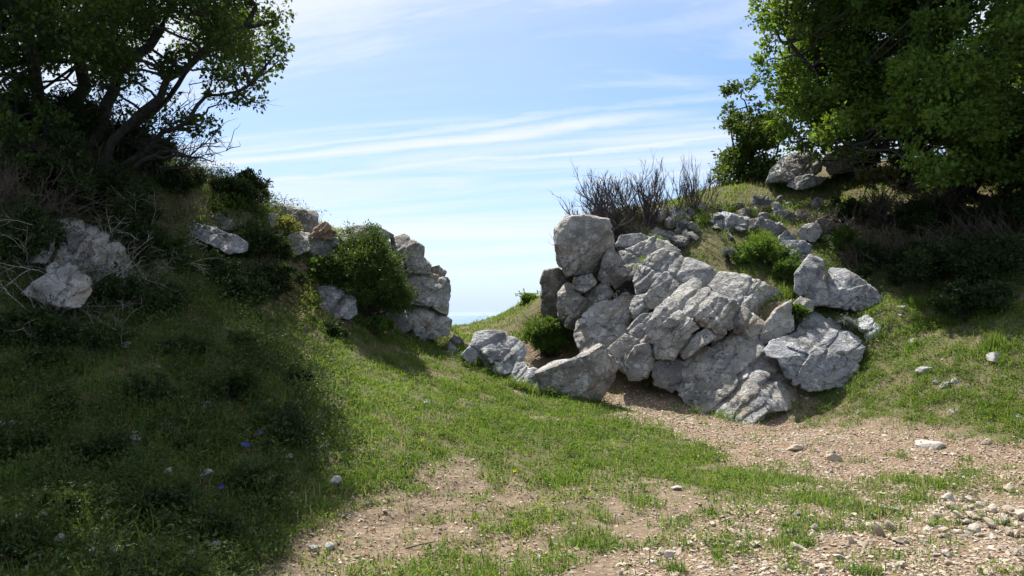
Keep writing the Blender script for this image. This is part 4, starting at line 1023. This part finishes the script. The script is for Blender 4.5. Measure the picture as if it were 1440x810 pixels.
def blades(P, L, Wd, r, lean=.5):
    n = len(P)
    az = r.uniform(0, 2 * np.pi, n); a_ = np.c_[np.cos(az), np.sin(az), np.zeros(n)]
    ln = np.abs(r.normal(size=n)) * lean; b_az = az + np.pi / 2 + r.normal(size=n) * .4
    b_ = np.c_[np.cos(b_az), np.sin(b_az), np.zeros(n)]
    up = np.array([0, 0, 1.0])
    d1 = unit(up + a_ * (ln * .6)[:, None]); d2 = unit(up + a_ * (ln * 2.2)[:, None])
    Lc = L[:, None]; w_ = Wd[:, None]
    m_ = P + d1 * Lc * .55; tip = m_ + d2 * Lc * .45
    V = np.stack([P - b_ * w_, P + b_ * w_, m_ + b_ * w_ * .8, m_ - b_ * w_ * .8, tip], 1).reshape(-1, 3)
    k = np.arange(n)[:, None] * 5
    T = np.concatenate([k + np.array([[0, 1, 2]]), k + np.array([[0, 2, 3]]), k + np.array([[3, 2, 4]])])
    rn = np.repeat(r.random(n), 5); tp = np.tile(np.array([0, 0, .55, .55, 1.0]), n)
    return V, T, rn, tp


r = np.random.default_rng(21)
def tufted(n, spread, r, y0=3.4, y1=19.0, per=7):
    """points in small tufts inside the view"""
    m_ = n // per
    y = np.exp(r.uniform(np.log(y0), np.log(y1), m_)) if False else y0 + (y1 - y0) * r.random(m_) ** 1.25
    x = r.uniform(-.78, .80, m_) * (y + .6)
    P = np.c_[np.repeat(x, per), np.repeat(y, per), np.zeros(m_ * per)]
    P[:, :2] += r.normal(size=(len(P), 2)) * spread
    return P
P = tufted(900000, .035, r)
_, g, sh, mo, ri = zones(np.c_[P[:, :2], H(P[:, 0], P[:, 1])], 13)
P[:, 2] = H(P[:, 0], P[:, 1])
patchy = fbm(np.c_[P[:, :2] * 1.7, np.zeros(len(P))] + 31, 3)
px, py = to_px(P)
keep = r.random(len(P)) < g * np.clip(.62 + 1.6 * patchy, .08, 1) * np.where(sh, np.where(py < 480, .25, .32), 1) * np.where((py < 420) & (px > 1200), .4, 1)  # brighter grass thinned in the shade zone to darken it
P, sh, mo, ri, patchy = P[keep], sh[keep], mo[keep], ri[keep], patchy[keep]
L = np.where(sh, .05 + .30 * r.random(len(P)) ** 2, np.where(mo, r.uniform(.025, .085, len(P)), r.uniform(.03, .09, len(P)))) * (1 + 1.5 * np.clip(patchy, -.5, .8))
L = np.minimum(L, .20)
tall = r.random(len(P)) < .012
L = np.where(tall, L * 2.0, L)
# growth hugging the feet of the rocks
RV = np.concatenate(ROCKV); RV = RV[r.permutation(len(RV))[:400000]]
RV = RV[np.abs(RV[:, 2] - H(RV[:, 0], RV[:, 1])) < .07]
RF = RV + np.c_[r.normal(size=(len(RV), 2)) * .05, np.zeros(len(RV))]; RF[:, 1] -= .04
RF[:, 2] = H(RF[:, 0], RF[:, 1])
clr = fbm(np.c_[RF[:, :2] * 2.5, np.zeros(len(RF))] + 71, 3); pz = zones(RF)[0]
G = RF[r.random(len(RF)) < np.where(pz, .45, 1) * np.clip(.35 + 2.5 * clr, 0, 1)][:60000]
P = np.concatenate([P, G]); L = np.concatenate([L, r.uniform(.04, .17, len(G))])
V, T, rn, tp = blades(P - np.array([0, 0, .008]), L, r.uniform(.0014, .0034, len(P)) * (1 + .05 * P[:, 1] + .12 * np.maximum(P[:, 1] - 9, 0)), r, .85)
tag(obj_np('grass', V, T, M['grass'], origin=np.zeros(3), attrs={'rnd': rn, 'tip': tp}), kind='stuff')

P = tufted(560000, .05, r, per=9)
P[:, 2] = H(P[:, 0], P[:, 1])
_, g, sh, mo, ri = zones(P, 16)
keep = r.random(len(P)) < g * np.clip(.45 + 2.6 * fbm(np.c_[P[:, :2] * 2.3, np.zeros(len(P))] + 91, 3), 0, 1)
P, sh = P[keep], sh[keep]
P[:, 2] += r.uniform(.005, .05, len(P)) * np.where(sh, 2.0, 1.0)
V, T, rn = leaves(P, .026, r, None, .6, 1.2)
tag(obj_np('ground_cover', V, T, M['weed'], origin=np.zeros(3), attrs={'rnd': rn}), kind='stuff')

# taller herbs and undergrowth, thick on the left bank
def herbs(Pb, hgt, rad, per, size, r):
    n = len(Pb); w_ = np.repeat(np.arange(n), per)
    t_ = r.random(n * per) ** .8; a_ = r.uniform(0, 2 * np.pi, n * per)
    q = rad[w_] * (.35 + .65 * np.sin(np.pi * np.clip(t_, .05, .98))) * np.sqrt(r.random(n * per))
    leanx = r.normal(size=(n, 2)) * .35
    Q = Pb[w_] + np.c_[np.cos(a_) * q + leanx[w_, 0] * t_ * hgt[w_], np.sin(a_) * q + leanx[w_, 1] * t_ * hgt[w_], t_ * hgt[w_]]
    O = np.c_[np.cos(a_), np.sin(a_), .6 * np.ones(n * per)]
    return leaves(Q, size, r, O * .7, .42, .8)
y = 3.6 + 12.4 * r.random(40000) ** 1.15; x = r.uniform(-.78, .8, 40000) * (y + .6)
P = np.c_[x, y, H(x, y)]; pz, g, sh, mo, ri = zones(P, 16); px, py = to_px(P)
cl_ = fbm(np.c_[P[:, :2] * 1.2, np.zeros(len(P))] + 57, 3)
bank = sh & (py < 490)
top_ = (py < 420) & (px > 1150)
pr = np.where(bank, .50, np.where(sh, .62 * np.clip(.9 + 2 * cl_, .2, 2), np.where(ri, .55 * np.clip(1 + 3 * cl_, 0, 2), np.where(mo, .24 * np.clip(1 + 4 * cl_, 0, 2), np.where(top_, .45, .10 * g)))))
kp = r.random(len(P)) < pr
P, bank, sh, top_ = P[kp], bank[kp], sh[kp], top_[kp]
hg = np.where(bank, r.uniform(.12, .40, len(P)), np.where(sh, r.uniform(.06, .24, len(P)), np.where(top_, r.uniform(.08, .25, len(P)), r.uniform(.03, .11, len(P)))))
LV = []
for Vr in ROCKV[:20]:
    if len(Vr) < 5000: continue
    tz = Vr[:, 2]; c_ = fbm(Vr * 2.1 + 15, 3); k_ = np.where((c_ > .30) & (tz > np.quantile(tz, .35)))[0]
    LV.append(Vr[k_[r.random(len(k_)) < .012]])
LV = np.concatenate(LV); LV = LV[LV[:, 1] > 13.2]
G2 = RF[(clr > 0) & (r.random(len(RF)) < .06)][:900]
P = np.concatenate([P, G2]); hg = np.concatenate([hg, r.uniform(.04, .2, len(G2))])
LV = LV[r.permutation(len(LV))[:130]]
P = np.concatenate([P, LV]); hg = np.concatenate([hg, r.uniform(.03, .10, len(LV))]); G2 = np.concatenate([G2, LV])
bank, sh, top_ = (np.concatenate([a, np.zeros(len(G2), bool)]) for a in (bank, sh, top_))
dk = bank | top_ | sh  # shaded zones take the darker leaves, deepening the shade by colour
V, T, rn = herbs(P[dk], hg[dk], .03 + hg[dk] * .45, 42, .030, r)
tag(obj_np('undergrowth', V, T, M['herb_shade_dark'], origin=np.zeros(3), attrs={'rnd': rn}), kind='stuff')
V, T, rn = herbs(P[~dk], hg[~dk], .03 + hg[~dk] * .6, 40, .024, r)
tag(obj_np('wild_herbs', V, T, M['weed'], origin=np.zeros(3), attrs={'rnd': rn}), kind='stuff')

# dry stems and seed heads
P = tufted(60000, .05, r, per=4)
P[:, 2] = H(P[:, 0], P[:, 1]); pz, g, sh, mo, ri = zones(P)
px, py = to_px(P)
near_soil = (py > 620) & (px > 380)
keep = r.random(len(P)) < np.where(near_soil, .25, .12) * np.clip(g * 1.5 + .10, 0, 1)
P = P[keep]
Q = hit(r.uniform(330, 650, 260), r.uniform(262, 345, 260)); Q2 = hit(r.uniform(640, 780, 250), r.uniform(425, 470, 250), 14, 20)
Q3 = hit(r.uniform(990, 1090, 300), r.uniform(255, 285, 300), 14, 21)
Pd = np.concatenate([P, Q, Q2, Q3])
Ld = np.concatenate([r.uniform(.05, .16, len(P)), r.uniform(.15, .45, len(Q)), r.uniform(.08, .25, len(Q2)), r.uniform(.1, .25, len(Q3))])
V, T, rn, tp = blades(Pd, Ld, np.full(len(Pd), .0022), r, .35)
tag(obj_np('dry_grass', V, T, M['dry'], origin=np.zeros(3), attrs={'rnd': rn, 'tip': tp}), kind='stuff')

# tall bright tufts on the right slope
for i, (x, y, n_, h0, lb) in enumerate([(1345, 448, 420, .42, 'tall bright green grass tuft at the foot of the shaded slope near the right edge'), (1395, 492, 260, .26, 'shorter bright grass tuft right of and below the tallest tuft'), (1290, 432, 200, .22, 'small grass tuft beside the shaded shrubs right of the split boulder pair'), (600, 482, 240, .24, 'feathery grass tuft at the foot of the left rock face by the gap'), (1110, 420, 160, .24, 'grass tuft left of the upright boulder of the split pair')]):
    q = hit(x, y)[0]; Pt = q + np.c_[r.normal(size=(n_, 2)) * .075, np.zeros(n_)]; Pt[:, 2] = H(Pt[:, 0], Pt[:, 1])
    V, T, rn, tp = blades(Pt, h0 * r.uniform(.5, 1.1, n_), np.full(n_, .0035), r, .5)
    tag(obj_np('grass_tuft', V, T, M['grass'], origin=q, attrs={'rnd': rn, 'tip': tp}), lb, 'grass tuft')

# fallen leaves and bark bits: on the little side path and under the oak
pts = [hit(r.normal(415, 22, 900), r.normal(425, 28, 900)), hit(r.uniform(1300, 1460, 2600), r.uniform(245, 330, 2600), 12, 20), hit(r.uniform(1180, 1300, 900), r.uniform(250, 340, 900), 12, 20), hit(r.uniform(400, 800, 1500), r.uniform(670, 810, 1500))]
P = np.concatenate(pts); P[:, 2] += r.uniform(.004, .02, len(P))
V, T, rn = leaves(P, np.where(P[:, 1] < 9, .022, .06), r, None, .6, 3.0)
tag(obj_np('leaf_litter', V, T, M['litter'], origin=np.zeros(3), attrs={'rnd': rn}), kind='stuff')

# ------------------------------------------------------------------ gravel and loose stones
def chips(P, size, r, flat=.55):
    D, Fc = ico(1); n = len(P)
    Vb = D[None] * (1 + .28 * r.normal(size=(n, len(D), 1)).clip(-1.5, 1.5))
    Vb = Vb * np.stack([r.uniform(.7, 1.3, n), r.uniform(.5, .9, n), r.uniform(.6, 1.1, n) * flat], 1)[:, None]
    a_ = r.uniform(0, 2 * np.pi, n); c, s = np.cos(a_)[:, None], np.sin(a_)[:, None]
    t1, t2 = r.normal(size=(n, 1)) * .3, r.normal(size=(n, 1)) * .3
    X = Vb[..., 0] * c - Vb[..., 1] * s; Y = Vb[..., 0] * s + Vb[..., 1] * c; Z = Vb[..., 2] + X * t1 + Y * t2
    V = np.stack([X, Y, Z], -1) * size[:, None, None] * .5 + P[:, None]
    T = (Fc[None] + (np.arange(n) * len(D))[:, None, None]).reshape(-1, 3)
    return V.reshape(-1, 3), T, np.repeat(r.random(n), len(D))


r = np.random.default_rng(33)
n = 130000
y = 3.6 + 12.5 * r.random(n) ** 1.5; x = r.uniform(-.55, .80, n) * (y + .5)
P = np.c_[x, y, H(x, y)]
pz, g, sh, mo, ri = zones(P)
px, py = to_px(P)
cl_ = fbm(np.c_[P[:, :2] * 1.4, np.zeros(n)] + 7, 3)
soil = (py > 600) & ~pz & ~mo & ~sh
keep = r.random(n) < np.where(pz, np.clip(.75 + 1.0 * cl_, .2, 1) * (1 - .6 * g), np.where(soil, .16, .03))
RFc = RF[r.random(len(RF)) < .10][:5000]
P = np.concatenate([P[keep], RFc])
sz = .009 + .030 * r.random(len(P)) ** 3.0 + .002 * P[:, 1] * r.random(len(P))
V, T, rn = chips(P + np.array([0, 0, .003]), sz, r)
tag(obj_np('gravel', V, T, M['gravel'], origin=np.zeros(3), smooth=False, attrs={'rnd': rn}), kind='stuff')

protos = []
for k in range(14):
    rr = np.random.default_rng(900 + k); D, Fc = ico(3)
    V = D * np.array([rr.uniform(.8, 1.25), rr.uniform(.6, .95), rr.uniform(.42, .75)])
    for c in range(13):
        nn = unit(rr.normal(size=3)); pr = V @ nn; q = np.quantile(pr, rr.uniform(.72, .92)); V = V - np.outer(np.maximum(pr - q, 0) * .97, nn)
    V = V + unit(V) * (fbm(V * 1.6 + k * 7, 3) * .10)[:, None]
    V /= np.abs(V[:, :2]).max() * 2
    protos.append((V, Fc))
stone_me = [mesh_np('stone', V, Fc, M['stone'], smooth=False) for V, Fc in protos]
white_me = [mesh_np('stone', V, Fc, M['stone_white'], smooth=False) for V, Fc in protos[:7]]


def put_stone(P, size, r, label, group=None, white=False, k=None, rz=None, cat='stone', flat=False):
    lst = white_me if white else stone_me
    o = bpy.data.objects.new('stone', lst[r.integers(len(lst)) if k is None else k]); COL.objects.link(o)
    o.location = (float(P[0]), float(P[1]), float(P[2]) + size * .10)
    o.rotation_euler = (r.normal() * .22, r.normal() * .22, r.uniform(0, 6.28) if rz is None else rz)
    s = size * r.uniform(.85, 1.15, 3)
    if flat: s[2] *= .45; o.rotation_euler = (r.normal() * .06, r.normal() * .06, o.rotation_euler[2]); o.location[2] -= size * .06
    o.scale = tuple(float(v) for v in s)
    return tag(o, label, cat, group)


one = [(1172, 648, .17, 'palest loose stone lying alone in the middle of the gravel path', 0), (1385, 628, .12, 'tan stone near the right edge of the path below the grass', 0), (1300, 628, .40, 'broad worn stone set flush in the path near the right', 0),
       (1118, 634, .30, 'flat tan slab of stone embedded in the path just left of the palest loose stone', 0), (952, 690, .10, 'small pale stone on the earth at the edge of the lower grass', 0), (1234, 755, .16, 'dark-shadowed rounded stone left of the heap near the lower right', 0),
       (462, 773, .085, 'round pale stone alone on the bare brown earth at the bottom', 1), (440, 777, .08, 'greyish stone left of the round pale stone on the bare earth', 1), (1432, 724, .30, 'long flat stone at the right edge beside the heap', 0),
       (1265, 765, .16, 'flat pinkish stone right of the dark-shadowed rounded stone', 0), (293, 583, .17, 'pointed white stone standing out in the shaded grass', 1), (983, 648, .11, 'brown stone at the left border of the path', 0)]
for x, y, s, lb, wh in one:
    put_stone(hit(x, y)[0], s, r, lb, white=bool(wh), flat=s > .25)
for k in range(52):
    a_ = r.random(); x = 1355 + r.normal() * 52; y = 722 + r.normal() * 20 + (x - 1340) * .12
    put_stone(hit(x, y)[0] + np.array([0, 0, r.random() * .025]), r.uniform(.04, .135), r, 'pale broken stone in the loose heap at the lower right', 'stones of the heap at the lower right')
cnt = 0
while cnt < 205:
    x, y = r.uniform(850, 1440), 560 + 250 * r.random() ** .8
    P = hit(x, y)
    if not zones(P)[0][0]: continue
    put_stone(P[0], r.uniform(.035, .10) * (1.25 if r.random() < .15 else 1), r, 'small angular limestone fragment loose on the gravel path', 'loose fragments on the gravel path', flat=r.random() < .5); cnt += 1
sp = [(178, 497), (190, 632), (198, 622), (293, 680), (407, 658), (385, 683), (195, 735), (193, 728), (232, 740), (25, 752), (50, 800), (88, 778), (165, 792), (128, 790), (308, 787), (265, 795), (5, 610), (18, 605), (360, 762), (100, 730), (240, 680), (70, 745), (150, 720), (470, 690), (455, 640)]
for x, y in sp:
    put_stone(hit(x + r.normal() * 2, y)[0] + np.array([0, 0, .045]), r.uniform(.08, .15), r, 'whitish stone half hidden in the shaded grass of the left bank', 'whitish stones in the shaded grass', True)
for x, y in [(1330, 540), (1305, 522), (1345, 545), (1290, 470), (1275, 455), (1262, 432), (1250, 408), (1420, 585), (1395, 520), (1310, 550), (1360, 575), (1230, 575)]:
    put_stone(hit(x + r.normal() * 14, y + r.normal() * 5)[0] - np.array([0, 0, .03]), r.uniform(.07, .30), r, 'grey-white stone showing through the grass of the right slope', 'stones in the grass of the right slope', True)

rub_me = [mesh_np('stone', V, Fc, M['rock'] if k % 2 else M['rock_dark'], smooth=False) for k, (V, Fc) in enumerate(protos)]
for k in range(58):
    x = r.uniform(915, 1150); y = 345 - (x - 915) * .16 - r.uniform(-12, 48) * (.4 + .6 * r.random())
    P = hit(x, y, 13)[0]; sz_ = r.uniform(.14, .42)
    o = bpy.data.objects.new('stone', rub_me[r.integers(len(rub_me))]); COL.objects.link(o)
    o.location = (P[0], P[1], P[2] + sz_ * .12); o.rotation_euler = (r.normal() * .3, r.normal() * .3, r.uniform(0, 6.28)); o.scale = tuple(float(v) for v in sz_ * r.uniform(.8, 1.2, 3))
    tag(o, 'broken grey stone in the rubble band below the dead shrubs on the upper right slope', 'stone', 'rubble stones on the upper right slope')

# a stick on the bare earth
a_, b_ = hit(570, 776)[0] + np.array([0, 0, .02]), hit(612, 769)[0] + np.array([0, 0, .025])
tag(obj_np('stick', *tubes([wiggle(a_, b_, r, 7, .03, .011, .006)], 6), M['twig']), 'short dry stick lying on the bare brown earth', 'stick')

# wild flowers
def flower(px, py, mat, label, group, dia, hgt):
    g0 = hit(px, py)[0]
    e = empty('wild_flower', g0, label, 'flower', group)
    rr = np.random.default_rng(int(px * 7 + py)); Vs, Ts = [], []
    top = g0 + np.array([rr.normal() * .01, -.02, hgt])
    nrm = unit(np.array([rr.normal() * .3, -.75, .65])); a = unit(np.cross(nrm, [0, 0, 1.])); b = np.cross(nrm, a)
    for k in range(5):
        t0 = k * 2 * np.pi / 5; pts = []
        for rad, da, h in ((.08, 0, 0), (.32, -.42, .05), (.5, -.3, .10), (.5, .3, .10), (.32, .42, .05)):
            pts.append(top + (a * math.cos(t0 + da) + b * math.sin(t0 + da)) * rad * dia + nrm * h * dia)
        o_ = len(Vs) * 5; Vs.append(np.array(pts)); Ts += [(o_, o_ + 1, o_ + 2), (o_, o_ + 2, o_ + 3), (o_, o_ + 3, o_ + 4)]
    V = np.concatenate(Vs); obj_np('petals', V, np.array(Ts), M[mat], parent=e, attrs={'rnd': rr.random(len(V))})
    obj_np('stem', *tubes([wiggle(g0, top - nrm * .002, rr, 4, .04, .0018, .0012)], 4), M['weed'], parent=e, attrs=None)
for x, y in [(361, 522), (367, 618), (348, 635), (352, 671), (315, 698), (344, 637)]:
    flower(x, y + 8, 'petal_blue', 'deep blue wild flower in the shaded grass', 'blue flowers in the shade', .040, .10)
flower(598, 574, 'petal_pale', 'pale lilac flower alone in the sunlit mound grass', None, .055, .07)
for x, y in [(594, 630), (751, 552), (723, 672)]:
    flower(x, y, 'petal_yellow', 'yellow flower in the sunlit mound grass', 'yellow flowers in the sun', .04, .06)
for x, y in [(241, 614), (359, 606), (340, 590), (175, 690), (380, 575)]:
    flower(x, y, 'petal_yellow', 'tiny yellow flower in the shaded grass', 'yellow flowers in the shade', .024, .08)

# ------------------------------------------------------------------ thin sea air that pales the far water
m = bpy.data.materials.new('haze_air'); m.use_nodes = True; m.node_tree.nodes.clear(); t = NT(m.node_tree)
pv = t.n('ShaderNodeVolumePrincipled', ins={'Color': (.70, .85, 1.0), 'Density': 0.35e-5, 'Anisotropy': .2})
t.n('ShaderNodeOutputMaterial', ins={'Volume': pv.outputs[0]})
hx, z0, z1 = 110000.0, -331.5, 60.0
hv = np.array([[x, y, z] for z in (z0, z1) for x, y in ((-hx, -hx), (hx, -hx), (hx, hx), (-hx, hx))])
hf = np.array([[0, 3, 2, 1], [4, 5, 6, 7], [0, 1, 5, 4], [1, 2, 6, 5], [2, 3, 7, 6], [3, 0, 4, 7]])
tag(obj_np('haze', hv, hf, m, smooth=False, origin=np.zeros(3)), kind='stuff')
